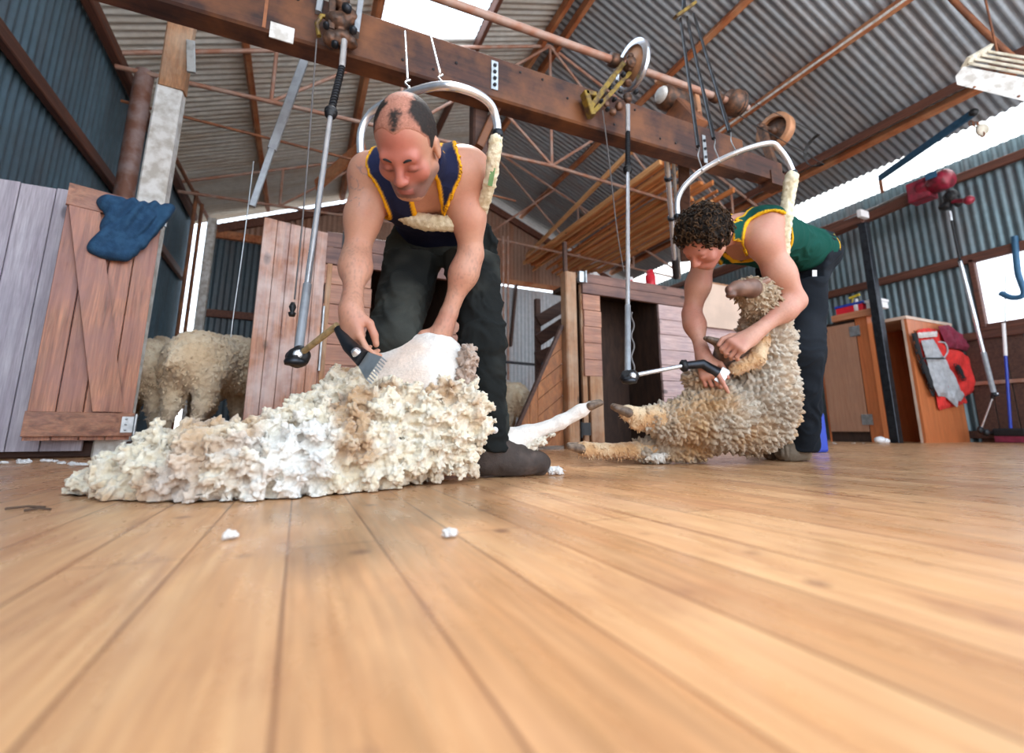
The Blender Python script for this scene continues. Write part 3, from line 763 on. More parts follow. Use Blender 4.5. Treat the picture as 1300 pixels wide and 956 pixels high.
# things standing on the chute deck
def on_deck(px, y): p_ = onY(px, 340, y); return np.array([p_[0], y, PT - .02])
b0 = on_deck(825, PW + .10)
t = thing('thermos_flask', b0, 'red flask standing on the chute partition near the shearer in green', 'flask')
MB().lathe(b0, (0, 0, 1), [(0, 0), (0, .045), (.02, .05), (.15, .05), (.175, .035), (.18, 0)], 20).build('body', 'red_plastic', t)
MB().lathe(b0 + np.array([0, 0, .17]), (0, 0, 1), [(0, .036), (.035, .034), (.045, .02), (.046, 0)], 20).build('lid', 'red_plastic', t)
b0 = on_deck(798, PW + .12)
t = thing('paper_cup', b0, 'white cup with a red stripe beside the hanging tube', 'cup')
MB().lathe(b0, (0, 0, 1), [(0, 0), (0, .03), (.10, .04), (.10, .037), (.01, .028), (.01, 0)], 18).build('cup', 'white_plastic', t)
MB().lathe(b0 + np.array([0, 0, .04]), (0, 0, 1), [(0, .0343), (.03, .0373), (.03, .036), (0, .033), (0, .0343)], 18).build('stripe', 'red_plastic', t)
F = Field(); b0 = on_deck(748, PW + .15)
for i in range(7): F.e(b0 + np.array([random.uniform(-.10, .10), random.uniform(-.04, .04), random.uniform(.02, .07)]), (random.uniform(.04, .07), .04, random.uniform(.02, .04)), None, .02)
Fg, lo, h = F.grid(.008); V, Q = nets(Fg, lo, h); V = V + vnormals(V, Q)*(fbm(V*25, 3, 5)*.012)[:, None]
setp(mesh_np('crumpled_rag', V, Q, 'pale_cloth'), 'crumpled pale rag lying on the chute deck by the hinge', 'rag')
b0 = on_deck(772, PW + .13)
setp(MB().hexa([tuple(b0 + np.array(q)) for q in ((-.07, -.04, 0), (.07, -.06, 0), (.08, .05, 0), (-.06, .06, 0), (-.07, -.04, .05), (.07, -.06, .05), (.08, .05, .05), (-.06, .06, .05))]).build('oil_tin', 'blackened', bevel=.006), 'low dark tin on the chute deck between rag and cup', 'tin')
b0 = onY(459, 296, PW + .03); b0[2] = PT - .02
F = Field(); F.e(b0 + np.array([0, 0, .015]), (.07, .05, .02), None, .01); F.e(b0 + np.array([.03, 0, .02]), (.04, .04, .02), None, .02)
Fg, lo, h = F.grid(.006); V, Q = nets(Fg, lo, h)
setp(mesh_np('rag', V, Q, 'pale_cloth'), 'small folded white rag on top of the partition numbered 5', 'rag')

# ---- posts and stored battens
t = thing('roof_post', (-1.02, PW + .12, 0), 'whitewashed square post rising behind the jumper to the beam', 'post')
pt, pb_ = onY(228, 62, PW + .12), onY(190, 262, PW + .12)
MB().bar((pb_[0], PW + .12, 0), (pb_[0] + .02, PW + .12, pt[2] - .3), .15, .12, (0, 1, 0), .1).build('post', 'white_paint', t)
MB().bar((pb_[0] + .03, PW + .10, pt[2] - .35), (pt[0] + .02, PW + .02, pt[2] + .35), .15, .10, (0, 1, 0), .1).build('head', 'post_wood', t)
MB().bar(onY(242, 52, PW), onY(243, 92, PW), .05, .02, (0, 1, 0)).build('strap', 'galv', t)
random.seed(11)
def chordz(x): return ZE - .18 + .18*(1 - abs(x - XM)/(XR - XM)) + .03
for i in range(26):
    x = 4.58 + 1.85*i/25 + random.uniform(-.03, .03); wx = random.uniform(.035, .075); hz_ = random.uniform(.04, .09); zz = hz_/2 + (.09 if i % 3 == 2 else 0)
    y0 = 4.75 + random.uniform(-.25, .35) + .45*(i/25); y1 = 9.6 + random.uniform(-.6, .3); dx = random.uniform(-.10, .10)
    o = MB().bar((x, y0, chordz(x) + zz), (x + dx, y1, chordz(x + dx) + zz + .02), wx, hz_, (random.uniform(-.2, .2), 0, 1)).build('roof_batten', 'batten_pale' if i % 3 == 0 else 'batten_wood')
    setp(o, 'long orange batten stored in the bundle across the roof trusses', 'batten', 'loose battens stored across the roof trusses')
# ================================================================ overhead shearing gear
BY = 2.40; BX0, BX1 = -1.15, 3.12
def bz(x): return 2.135 + .018*x      # underside of the beam
t = thing('shaft_beam', (1.0, BY, bz(1)), 'long heavy rust brown timber beam carrying the shearing machines', 'beam')
m_ = MB(); hh = .30
m_.add([(x, BY + y, bz(x) + z) for x in (BX0, BX1) for y, z in ((-.065, 0.012), (-.053, 0), (.065, 0), (.065, hh), (-.053, hh), (-.065, hh - .012))],
       [(0, 6, 7, 1), (1, 7, 8, 2), (2, 8, 9, 3), (3, 9, 10, 4), (4, 10, 11, 5), (5, 11, 6, 0), (0, 1, 2, 3, 4, 5), (11, 10, 9, 8, 7, 6)]).build('timber', 'beam_wood', t)
m_ = MB(); x0 = BX1; x1 = 3.60
m_.prism([(x0 - .1, BY - .05, bz(x0) + .02), (x1 - .18, BY - .05, bz(x1) + .02), (x1 - .18, BY - .05, bz(x1) - .05 + .07), (x1 - .12, BY - .05, bz(x1) + .02), (x1 - .12, BY - .05, bz(x1) - .0), (x1, BY - .05, bz(x1) + .0), (x1, BY - .05, bz(x1) + .2), (x0 - .1, BY - .05, bz(x0) + .22)], (0, .10, 0))
m_.box((x1 - .16, BY - .06, bz(x1) - .02), (x1 + .01, BY + .07, bz(x1) + .10)).build('end_block', 'beam_wood', t)
random.seed(5)
for i in range(20):
    x = -.6 + i*.19 + random.uniform(-.05, .05); z = bz(x) + random.choice((.07, .16, .24))
    if x < BX1 - .1: MB().lathe((x, BY - .064, z), (0, -1, 0), [(0, .009), (.006, .008), (.007, 0)], 8).build('bolt_head', 'blackened', t)
def plate(px, py0, py1, w_, holes, lbl):
    a = onY(px, py0, BY - .068); b_ = onY(px, py1, BY - .068)
    pl = MB().bar((a[0], BY - .069, b_[2]), (a[0], BY - .069, a[2]), w_, .006, (0, 1, 0)).build('strap_plate', 'galv', t)
    for k_ in range(holes): MB().lathe((a[0], BY - .072, b_[2] + (a[2] - b_[2])*(k_ + .7)/(holes + .4)), (0, -1, 0), [(0, .012), (.008, .011), (.010, 0)], 8).build('nut', 'dark_steel', pl)
plate(628, 78, 114, .045, 4, '')
plate(893, 172, 206, .035, 3, '')
a = onY(358, 42, BY - .066); MB().box((a[0] - .055, BY - .07, a[2] - .045), (a[0] + .055, BY - .064, a[2] + .045)).build('white_notch', 'white_paint', t)  # white plate added to stand for the notch in the beam
MB().box((a[0] - .09, BY - .069, bz(a[0]) + .01), (a[0] - .075, BY - .063, bz(a[0]) + .28)).build('groove_strip', 'rust_steel', t)
# diagonal props beneath the beam, seen behind the shearer's shoulder
pr = thing('beam_prop', onY(605, 180, BY + .1), 'dark knotty prop post under the beam behind the bald shearer', 'post')
MB().bar(onY(608, 128, BY + .12), onY(606, 300, BY + .12), .10, .10).build('post', 'brown_rail', pr)
MB().bar(onY(634, 128, BY + .05), onY(606, 190, BY + .05), .10, .05).build('brace', 'beam_wood', pr)

# ---- line shaft
sy = 2.30
def sz(x): return 2.655 + .036*x
t = thing('line_shaft', (1.6, sy, sz(1.6)), 'long rusty overhead drive shaft running above the beam', 'shaft')
MB().tube([(.35, sy, sz(.35)), (3.18, sy, sz(3.18))], .026, 14).build('shaft', 'pipe_steel', t)
for x in (2.93,):
    MB().lathe((x, sy, sz(x)), (1, 0, .036), [(0, .0), (0, .05), (.02, .085), (.05, .09), (.08, .105), (.10, .095), (.13, .105), (.16, .085), (.19, .04), (.19, 0)], 24).build('step_pulley', 'grease_iron', t)
for x in (1.80, 2.98 - .2):
    MB().lathe((x, sy, sz(x)), (1, 0, .036), [(0, 0), (0, .045), (.05, .05), (.06, .035), (.1, .034), (.1, 0)], 16).build('bearing', 'grease_iron', t)
# friction wheel of the farther machine
wc = np.array([1.99, sy, sz(1.99)]); 
def wheel(name, c, ax, R, wd_, mat_rim, mat_web, parent, label=None):
    a = nrm(ax)
    rm = MB().lathe(c, a, [(-wd_/2, R*.76), (-wd_/2, R*.97), (-wd_/2 + .006, R), (wd_/2 - .006, R), (wd_/2, R*.97), (wd_/2, R*.76), (wd_/2 - .004, R*.74), (-wd_/2 + .004, R*.74), (-wd_/2, R*.76)], 40).build(name, mat_rim, parent, label=label)
    MB().lathe(c, a, [(-.006, .0), (-.006, R*.75), (.006, R*.75), (.006, 0)], 40).build('web', mat_web, parent)
    MB().lathe(c, a, [(-wd_*.8, 0), (-wd_*.8, R*.20), (wd_*.8, R*.20), (wd_*.8, 0)], 20).build('hub', 'grease_iron', parent)
ft = thing('friction_wheel', wc, 'silver rimmed friction wheel on the overhead shaft', 'wheel')
wheel('rim', wc, (1, 0, .03), .185, .035, 'silver_disc', 'tan_rim', ft)
# large belt wheel at the end of the beam
wc = onY(984, 167, 2.52)
bt = thing('belt_wheel', wc, 'large rust coloured belt wheel at the end of the beam', 'wheel')
wheel('rim', wc, (1, .12, .0), .165, .085, 'tan_rim', 'grease_iron', bt)
MB().tube([wc + np.array([-.22, 0, 0]), wc + np.array([.05, 0, 0])], .02, 10).build('axle', 'grease_iron', bt)
MB().bar(wc + np.array([-.16, .02, .02]), np.array([wc[0] - .16, BY + .03, bz(wc[0]) + .02]), .07, .05, (1, 0, 0)).build('bracket', 'grease_iron', bt)
# belts
mo = onY(856, 128, 2.62)
def belt(c1, r1, c2, r2, w_, n=14):
    pts = []
    for k_ in range(n + 1): a = math.pi/2 + math.pi*k_/n; pts.append(c1 + np.array([0, math.cos(a)*r1, math.sin(a)*r1]))
    for k_ in range(n + 1): a = -math.pi/2 + math.pi*k_/n; pts.append(c2 + np.array([0, math.cos(a)*r2, math.sin(a)*r2]))
    return pts
ca = np.array([3.06, sy, sz(3.06)]); cb = wc + np.array([-.05, 0, -.0])
v = []; f = []
pts = belt(ca, .10, cb, .165, .05) if ca[1] < cb[1] else belt(cb, .165, ca, .10, .05)
n_ = len(pts)
for p_ in pts:
    off_ = (cb[0] - ca[0])*(p_[1] - ca[1])/(cb[1] - ca[1] + 1e-6); off_ = min(max(off_, 0), cb[0] - ca[0])
    v += [p_ + np.array([off_ - .02, 0, 0]), p_ + np.array([off_ + .02, 0, 0])]
f = [(2*i, 2*((i + 1) % n_), 2*((i + 1) % n_) + 1, 2*i + 1) for i in range(n_)]
o = MB().add(v, f).build('drive_belt', 'black_rubber'); md = o.modifiers.new('s', 'SOLIDIFY'); md.thickness = .005
setp(o, 'black rubber belt between the overhead shaft and the large belt wheel', 'belt')
# motor on the beam
t = thing('electric_motor', mo, 'old brown electric motor mounted behind the overhead shaft', 'motor')
MB().lathe(mo + np.array([-.16, 0, 0]), (1, 0, 0), [(0, 0), (0, .05), (.015, .075), (.05, .10), (.22, .10), (.26, .08), (.28, .04), (.36, .03), (.36, 0)], 24).build('housing', 'grease_iron', t)
MB().lathe(mo + np.array([-.175, -.01, 0]), (1, 0, 0), [(0, 0), (0, .055), (.02, .07), (.03, .07)], 20).build('end_cap', 'white_paint', t)
for k_ in range(7):
    a = .35 + k_*.4; MB().bar(mo + np.array([-.08, math.cos(a)*.103, math.sin(a)*.103]), mo + np.array([.06, math.cos(a)*.103, math.sin(a)*.103]), .008, .012).build('cooling_fin', 'grease_iron', t)
MB().bar(mo + np.array([-.2, -.02, .12]), mo + np.array([.24, -.02, .14]), .05, .03).bar(mo + np.array([.24, -.02, .14]), mo + np.array([.26, -.02, -.14]), .05, .03).build('mounting_rail', 'tan_rim', t)
MB().bar(mo + np.array([0, 0, -.09]), np.array([mo[0], BY + .02, bz(mo[0]) + .30]), .20, .12, (1, 0, 0)).build('base_plate', 'rust_steel', t)
MB().bar(mo + np.array([.24, 0, -.06]), mo + np.array([.30, 0, -.30]), .10, .03, (1, 0, 0)).build('side_plate', 'rust_steel', t)

# ---- shearing machines with jointed down tubes
def lump(name, pts, parent, mat, rr=(.02, .04), h=.007, seed=0, k=.02):
    random.seed(seed); F = Field()
    for p_ in pts: F.e(np.array(p_[:3]), (p_[3], p_[3]*(.7 + .5*random.random()), p_[3]*(.7 + .5*random.random())), None, k)
    G_, lo, hh_ = F.grid(h); V, Q = nets(G_, lo, hh_); V = V + vnormals(V, Q)*(fbm(V*40, 2, seed)*.004)[:, None]
    return mesh_np(name, V, Q, mat, parent)
def down_tube(name, label, pts, elbow, hand, r=.011, dark_low=.25, arm_dark=False):
    """pts: machine socket, spring top, collar, elbow"""
    S, SP, CO, E = [np.array(q) for q in pts]
    t = thing(name, E, label, 'shearing tube')
    MB().tube([S, SP], .016, 12).build('socket', 'chrome', t)
    d = nrm(CO - SP); L_ = np.linalg.norm(CO - SP)
    MB().tube([SP, CO], .012, 12).build('spring_core', 'blackened', t)
    u = nrm(np.cross(d, (0, 1, 0))); w_ = np.cross(d, u); n = 17
    MB().tube([SP + d*L_*k_/(n*10) + (u*math.cos(k_*2*math.pi/10) + w_*math.sin(k_*2*math.pi/10))*.0145 for k_ in range(n*10 + 1)], .0028, 5).build('spring', 'dark_steel', t)
    MB().lathe(CO - d*.01, d, [(-.02, 0), (-.02, .018), (-.005, .018), (-.004, .027), (.008, .027), (.009, .018), (.02, .018), (.021, .024), (.03, .024), (.031, .014), (.045, .014), (.045, 0)], 16).build('collar', 'blackened', t)
    T = CO + (E - CO)*(1 - dark_low)
    MB().tube([CO, T], r, 12).build('tube', 'chrome', t)
    MB().tube([T - nrm(E - CO)*.01, E - nrm(E - CO)*.02], r*1.25, 12).build('lower_sleeve', 'grey_paint', t)
    eb = lump('elbow_joint', [(*E, .028), (*(E + (hand - E)*.09), .024), (*(E - d*-.012), .03)], t, 'blackened', seed=3, h=.0045)
    MB().lathe(E + np.array([-.005, -.015, -.03]), (0, 0, 1), [(0, 0), (0, .030), (.01, .033), (.02, .028), (.022, .0)], 14).build('elbow_cap', 'dark_steel', t)
    MB().lathe(E + np.array([0, -.03, 0]), (0, -1, 0), [(0, .014), (.01, .014), (.012, .008), (.013, 0)], 10).build('cog_cover', 'chrome', t)
    MB().tube([E, hand], .0095, 12).build('short_arm', 'chrome' if not arm_dark else 'straw', t)
    return t
# nearer machine
s0 = onY(437, 52, 2.22); s1 = onY(434, 86, 2.18); s2 = dep(420, 143, 2.0); e1 = dep(378, 452, 1.42); h1 = dep(428, 413, 1.30)
down_tube('down_tube', 'jointed chrome shearing tube reaching the bald shearer', (s0, s1, s2, e1), None, h1, .011, .22, True)
t = thing('shearing_machine', s0, 'greasy shearing machine on the beam above the bald shearer', 'machine')
P_ = lambda px, py, y=2.28: onY(px, py, y)
lump('gear_housing', [(*P_(436, 48), .05), (*P_(428, 28), .06), (*P_(442, 22), .055), (*P_(420, 50), .04), (*P_(445, 55), .035), (*P_(432, 2), .05), (*P_(438, -20), .06)], t, 'grease_iron', seed=4)
MB().bar(P_(420, 40), P_(424, -40), .035, .05).build('arm', 'grease_iron', t)
MB().tube([P_(405, 46), P_(402, 30), P_(408, 20), P_(416, 22)], .012, 8).build('hook', 'yellow_iron', t)
MB().bar(P_(452, 44), P_(462, -30), .03, .05).build('guard', 'grey_paint', t)
MB().bar(P_(404, 18, 2.33), P_(412, -30, 2.33), .03, .05).build('guard', 'grey_paint', t)
for (px, py, r_) in ((448, 40, .02), (425, 58, .018), (440, 12, .025), (414, 34, .016)):
    MB().lathe(P_(px, py, 2.24), (0, -1, 0), [(0, r_), (.02, r_), (.024, r_*.6), (.03, r_*.5), (.031, 0)], 12).build('bolt', 'dark_steel', t)
# farther machine
s0 = onY(797, 134, 2.24); s1 = onY(797, 168, 2.20); s2 = dep(797, 226, 2.55); e2 = dep(797, 478, 1.98); h2 = dep(874, 463, 2.06)
s2 = s1 + (e2 - s1)*.22
down_tube('down_tube', 'jointed chrome shearing tube reaching the shearer in green', (s0, s1, s2, e2), None, h2, .011, .26)
cc = MB().tube([e2 + (s2 - e2)*q + np.array([.018 + .006*math.sin(q*80), -.012 + .006*math.cos(q*80), 0]) for q in np.linspace(.02, .24, 30)], .004, 6)
setp(cc.build('safety_cord', 'cord_grey'), 'twisted cord beside the elbow of the tube at the green shearer', 'cord')
t = thing('shearing_machine', s0, 'greasy shearing machine with yellow bracket beneath the silver wheel', 'machine')
P_ = lambda px, py, y=2.27: onY(px, py, y)
MB().bar(P_(748, 138), P_(790, 82), .05, .035).bar(P_(752, 144), P_(800, 92), .02, .03).build('sloping_arm', 'yellow_iron', t)
MB().bar(P_(742, 118), P_(751, 148), .06, .04).bar(P_(742, 120), P_(754, 122), .06, .03).build('bracket', 'yellow_iron', t)
lump('gear_housing', [(*P_(797, 86), .035), (*P_(797, 105), .03), (*P_(797, 124), .036), (*P_(786, 135), .03), (*P_(778, 142), .026), (*P_(770, 132), .022), (*P_(800, 72), .025)], t, 'grease_iron', seed=6, k=.015)
lump('clutch_yoke', [(*P_(776, 112), .018), (*P_(783, 104), .016), (*P_(788, 116), .02), (*P_(780, 126), .018)], t, 'blackened', seed=8)
MB().lathe(P_(800, 80, 2.2), (0, -1, -.2), [(0, .0), (0, .035), (.02, .035), (.02, .028), (.035, .026), (.035, 0)], 14).build('oil_cap', 'grease_iron', t)
for (px, py, r_) in ((806, 118, .016), (770, 140, .014), (790, 96, .018), (762, 130, .012)):
    MB().lathe(P_(px, py, 2.22), (0, -1, 0), [(0, r_), (.02, r_), (.024, r_*.6), (.03, r_*.5), (.031, 0)], 12).build('bolt', 'dark_steel', t)
# pull cords
def cord(name, pts, r_, mat, label, n=8):
    o = MB().tube(curve_pts(pts, n), r_, 6).build(name, mat); return setp(o, label, 'cord')
cord('pull_cord', [onY(402, 50, 2.3), onY(394, 160, 2.2), onY(385, 270, 2.15), onY(374, 380, 2.1)], .0035, 'cord_grey', 'thin pull cord hanging beside the nearer shearing tube')
a = onY(372, 384, 2.1)
setp(MB().lathe(a, (0, 0, -1), [(0, 0), (0, .008), (.02, .015), (.04, .008), (.045, .016), (.06, .012), (.062, 0)], 10).build('cord_toggle', 'blackened'), 'black toggle at the end of the nearer pull cord', 'toggle')
cord('pull_cord', [onY(765, 140, 2.3), onY(774, 210, 2.32), onY(783, 290, 2.34), onY(792, 345, 2.36)], .0035, 'cord_grey', 'thin chain like pull cord beside the farther shearing tube')
cord('wire', [onY(322, 205, 3.0), onY(309, 310, 3.0), onY(297, 395, 3.0), onY(293, 428, 3.0)], .003, 'galv', 'thin wire hanging in front of the plain gate and the sheep')
o = MB().bar(onY(386, 78, 3.0), onY(345, 190, 3.0), .05, .035).bar(onY(345, 190, 3.0), onY(320, 262, 3.0), .035, .03).build('steel_rod', 'grey_paint')
setp(o, 'grey flat steel rod slanting down from the beam behind the pull cord', 'rod')

# ---- back support slings
def sling(name, label, fp, hangers, top, strap, strap_r, sp_mat, plate_at=None):
    t = thing(name, fp[len(fp)//2], label, 'back support')
    MB().tube(curve_pts(fp, 10), .0125, 12).build('frame', 'chrome', t)
    for q in (fp[0], fp[-1]): MB().ball(q, .018, 10).build('clamp', 'dark_steel', t)
    for a, b_ in hangers:
        a = np.array(a); b_ = np.array(b_); d = nrm(b_ - a); L_ = np.linalg.norm(b_ - a)
        u = nrm(np.cross(d, (0, 1, 0))); w_ = np.cross(d, u)
        MB().tube([a, a + d*L_*.9], sp_mat[1], 8).build('spring', sp_mat[0], t)
        hk = [b_ - d*L_*.1 + (u*math.cos(q) + 0*w_)*.008 + d*(L_*.05*q/3) for q in np.linspace(0, 6.3, 14)]
        MB().tube(hk + [b_], .003, 6).build('hook', 'galv', t)
    return t
fp1 = [dep(458, 200, 1.50), dep(459, 165, 1.50), dep(477, 138, 1.48), dep(520, 118, 1.38), dep(562, 109, 1.30), dep(600, 117, 1.32), dep(622, 132, 1.36), dep(630, 152, 1.38), dep(632, 170, 1.38)]
c1 = onY(517, 20, 1.9); c2 = onY(538, -30, 1.9)
s1_ = sling('back_sling_frame', 'bent chrome sling frame hanging over the bald shearer', fp1, [(onY(514, 40, 2.1), dep(518, 112, 1.38)), (onY(543, 30, 2.1), dep(562, 107, 1.30))], None, None, None, ('chrome', .0045))
fp2 = [dep(860, 275, 2.12), dep(861, 250, 2.12), dep(877, 228, 2.1), dep(905, 208, 2.06), dep(945, 190, 2.0), dep(978, 182, 1.98), dep(990, 190, 1.98), dep(1000, 204, 1.98), dep(1007, 220, 1.98)]
tp = onY(868, 16, 2.0)
s2_ = sling('back_sling_frame', 'bent chrome sling frame hanging over the shearer in green', fp2,
      [(onY(864, 24, 2.0), dep(890, 214, 2.06)), (onY(872, 22, 2.0), dep(912, 203, 2.04)), (onY(881, 18, 2.0), dep(934, 194, 2.01))], None, None, None, ('dark_steel', .009))
MB().bar(onY(857, 22, 2.0), onY(882, 4, 2.0), .035, .02).build('spreader_plate', 'yellow_iron', s2_)
MB().tube([onY(868, 14, 2.0), onY(869, -30, 2.0)], .014, 8).build('chain', 'dark_steel', s2_)
def strap(name, pts, w_, th, mat, label, parent=None, seed=1, amp=.006):
    """fleecy padded band along points; returns mesh object"""
    F = Field(); C = curve_pts(pts, 6)
    for a, b_ in zip(C[:-1], C[1:]): F.c(a, b_, w_, w_, .01)
    G_, lo, hh_ = F.grid(.006); V, Q = nets(G_, lo, hh_); n_ = vnormals(V, Q)
    V = V + n_*(np.abs(fbm(V*90, 2, seed))*amp)[:, None]
    o = mesh_np(name, V, Q, mat, parent); return o
plain('sheepskin', (.78, .72, .55), .95, 0, .1, 50, (.60, .52, .34), .6)
plain('green_band', (.18, .34, .14), .8, 0, .1, 20)
st1 = thing('chest_sling', dep(628, 200, 1.38), 'cream sheepskin chest band holding up the bald shearer', 'sling')
strap('fleece_pad', [dep(630, 176, 1.38), dep(627, 200, 1.40), dep(622, 232, 1.44), dep(613, 262, 1.50)], .015, .02, 'sheepskin', '', st1)
MB().bar(dep(633, 176, 1.37), dep(622, 236, 1.42), .014, .006, CB).build('webbing', 'green_band', st1)
strap('chest_pad', [dep(612, 262, 1.52), dep(592, 280, 1.52), dep(550, 283, 1.52), dep(516, 274, 1.53), dep(496, 256, 1.54)], .022, .02, 'sheepskin', '', st1, 2)
st2 = thing('chest_sling', dep(1000, 260, 2.0), 'cream sheepskin sling around the shearer in green', 'sling')
strap('fleece_pad', [dep(1005, 224, 1.98), dep(1001, 250, 1.99), dep(996, 290, 1.985), dep(993, 328, 2.03)], .022, .02, 'sheepskin', '', st2, 3)
MB().bar(dep(1008, 222, 1.97), dep(1006, 258, 1.985), .008, .006, CB).build('webbing', 'maroon_cloth', st2)
# shining pole pair behind the curly head
t = thing('pole_stand', onY(852, 280, 3.0), 'pair of upright chrome and dark tubes beneath the beam end', 'pole')
a, b_ = onY(846, 196, 2.5), onY(858, 352, 3.3)
MB().tube([a, b_], .022, 12).build('bright_tube', 'chrome', t)
MB().tube([a + np.array([.07, 0, 0]), b_ + np.array([.05, 0, .0])], .014, 10).build('thin_tube', 'galv', t)
MB().bar(onY(868, 200, 2.55), onY(870, 330, 3.2), .09, .06).build('timber', 'brown_rail', t)
for q in (.15, .45): MB().lathe(a + (b_ - a)*q, b_ - a, [(0, .022), (0, .032), (.03, .032), (.03, .022)], 12).build('clamp', 'dark_steel', t)
MB().tube([a + (b_ - a)*.82, b_], .03, 10).build('sleeve', 'blackened', t)

# ================================================================ by the grey wall
# slim steel column
t = thing('steel_column', (6.95, 3.45, 0), 'slim dark steel column in front of the brown cupboard', 'column')
a = onY(1138, 557, 3.45); a[2] = 0; tp_ = onY(1094, 284, 3.45)
MB().bar(a, np.array([a[0], a[1], tp_[2]]), .10, .10, (0, 1, 0), .06).build('post', 'dark_steel', t)
MB().bar(np.array([a[0] - .06, a[1], tp_[2]]), np.array([a[0] + .06, a[1], tp_[2] + .0]), .12, .01).build('cap_plate', 'dark_steel', t)
MB().bar(np.array([a[0], a[1], tp_[2] + .08]), np.array([a[0], a[1] + 3.0, tp_[2] + .08]), .08, .12).build('cross_rail', 'wall_rail', t)
a = onY(1096, 272, 3.40); MB().box(a - np.array([.09, .02, .05]), a + np.array([.09, .03, .05])).build('junction_box', 'white_plastic', t)
# machine rail with the red motor
rm = onX(1190, 238, 7.9); ry = rm[1]
t = thing('wall_rail_beam', (7.95, 4.2, rm[2]), 'timber arm carrying the red motor', 'beam')
MB().bar((8.0, 5.2, rm[2] - .12), (7.9, ry + .05, rm[2]), .09, .13).build('arm', 'wall_rail', t)
MB().tube([(8.0, 5.2, rm[2] - .02), (7.9, ry + .3, rm[2] + .1)], .02, 8).build('conduit', 'galv', t)
t = thing('wall_motor', rm, 'dark red electric shearing motor on the grey wall', 'motor')
ax_ = nrm(onX(1210, 262, 7.7) - onX(1172, 205, 7.9))
q0 = onX(1168, 240, 7.9); q1 = onX(1208, 222, 7.8)
d_ = nrm(q1 - q0)
MB().lathe(q0 + np.array([0, 0, -.02]), d_, [(0, 0), (0, .10), (.02, .13), (.05, .135), (.14, .135), (.16, .12), (.17, .12), (.18, .14), (.36, .14), (.39, .12), (.42, .05), (.42, 0)], 12).build('housing', 'red_paint', t)
MB().box(q0 + np.array([-.12, -.15, -.20]), q0 + np.array([.10, .12, .10])).build('switch_box', 'red_paint', t, bevel=.02)
pp = q0 + (q1 - q0)*.6
MB().bar(pp + np.array([-.17, -.06, .04]), pp + np.array([-.17, .07, .04]), .004, .09, (0, 0, 1)).build('rating_plate', 'blue_bar', t)
lump('gear_head', [(*onX(1208, 250, 7.7), .09), (*onX(1200, 262, 7.7), .07), (*onX(1216, 258, 7.7), .06)], t, 'blackened', seed=12, h=.012)
MB().tube([onX(1210, 256, 7.68), onX(1228, 254, 7.6)], .03, 10).ball(onX(1230, 254, 7.6), .06, 10).build('start_knob', 'red_paint', t)
S = onX(1206, 268, 7.7); SP = onX(1208, 280, 7.7); CO = onX(1219, 332, 7.75); E_ = onX(1262, 500, 7.95); H_ = onX(1245, 546, 7.95)
down_tube('down_tube', 'third jointed shearing tube hanging from the red wall motor', (S, SP, CO, E_), None, H_, .022, .3)
bb = flr(1243, 562)
o = lump('resting_handpiece', [(*(H_ + np.array([0, 0, .0])), .045), (*(H_ + np.array([.07, -.02, -.03])), .04), (*(H_ + np.array([.16, -.05, -.04])), .035), (*(H_ + np.array([.27, -.09, -.03])), .05)], None, 'blackened', seed=14, h=.01)
setp(o, 'black handpiece resting near the floor below the third tube', 'handpiece')
# blue handled broom
a = onX(1275, 428, 8.15); b_ = onX(1283, 548, 8.15)
t = thing('broom', b_, 'broom with a blue handle standing below the window', 'broom')
MB().tube([b_ - np.array([0, 0, .02]), b_ + (a - b_)*.82], .016, 10).build('handle', 'blue_plastic', t)
MB().tube([b_ + (a - b_)*.80, b_ + (a - b_)*1.15], .019, 10).build('grip', 'white_plastic', t)
MB().box(b_ - np.array([.10, .17, .06]), b_ + np.array([.04, .14, .04])).build('head', 'blackened', t, bevel=.02)
MB().box(b_ - np.array([.09, .16, .13]), b_ + np.array([.03, .13, -.05])).build('bristles', 'maroon_cloth', t)
# dark tap or hook silhouette in the window
o = MB().tube(curve_pts([onX(1288, 300, 8.3), onX(1292, 345, 8.3), onX(1300, 372, 8.3), onX(1286, 378, 8.3), onX(1270, 372, 8.3)], 6), .035, 8)
t = thing('coat_hook', onX(1290, 340, 8.3), 'dark curved bracket in front of the bright window', 'bracket')
o.build('arm', 'blue_bar', t)
MB().tube([onX(1276, 350, 8.3), onX(1276, 415, 8.3)], .006, 6).build('cord', 'cord_grey', t)

# cupboards
def plk(lo, hi): return MB().box(lo, hi)
CXF = 7.18; cy = 3.28; CZ = 1.60
t = thing('cupboard', (CXF + .4, cy + .3, 0), 'tall orange brown cupboard standing open under the hanging jackets', 'cupboard')
plk((CXF, cy, .0), (8.25, cy + .03, CZ)).build('side_panel', 'cab_orange', t)
plk((CXF, cy + .03, 0), (CXF + .03, cy + .06, CZ - .0)).build('front_edge', 'ply_pale', t)
plk((CXF + .8, cy + .03, .0), (CXF + .83, cy + .9, CZ)).build('back_panel', 'cab_orange', t)
plk((CXF, cy + .87, 0), (CXF + .8, cy + .9, CZ)).build('partition_panel', 'cab_orange', t)
plk((CXF - .02, cy - .01, CZ), (8.3, cy + .92, CZ + .04)).build('top', 'ply_pale', t)
y0 = 3.66; C1 = onY(1120, 540, y0)[0]; y1 = onX(1046, 480, C1)[1]; CH = onX(1096, 402, C1 - .02)[2]
t = thing('cupboard', (C1, (y0 + y1)/2, 0), 'low brown cupboard with a closed ply door', 'cupboard')
plk((C1 + .02, y0, .0), (CXF - .05, y0 + .03, CH)).build('side_panel', 'cab_orange', t)
plk((C1 + .02, y1, 0), (CXF - .05, y1 + .03, CH)).build('side_panel', 'cab_orange', t)
dr = plk((C1 - .02, y0 + .16, .14), (C1, y1 - .02, CH - .05)).build('door', 'cab_ply', t)
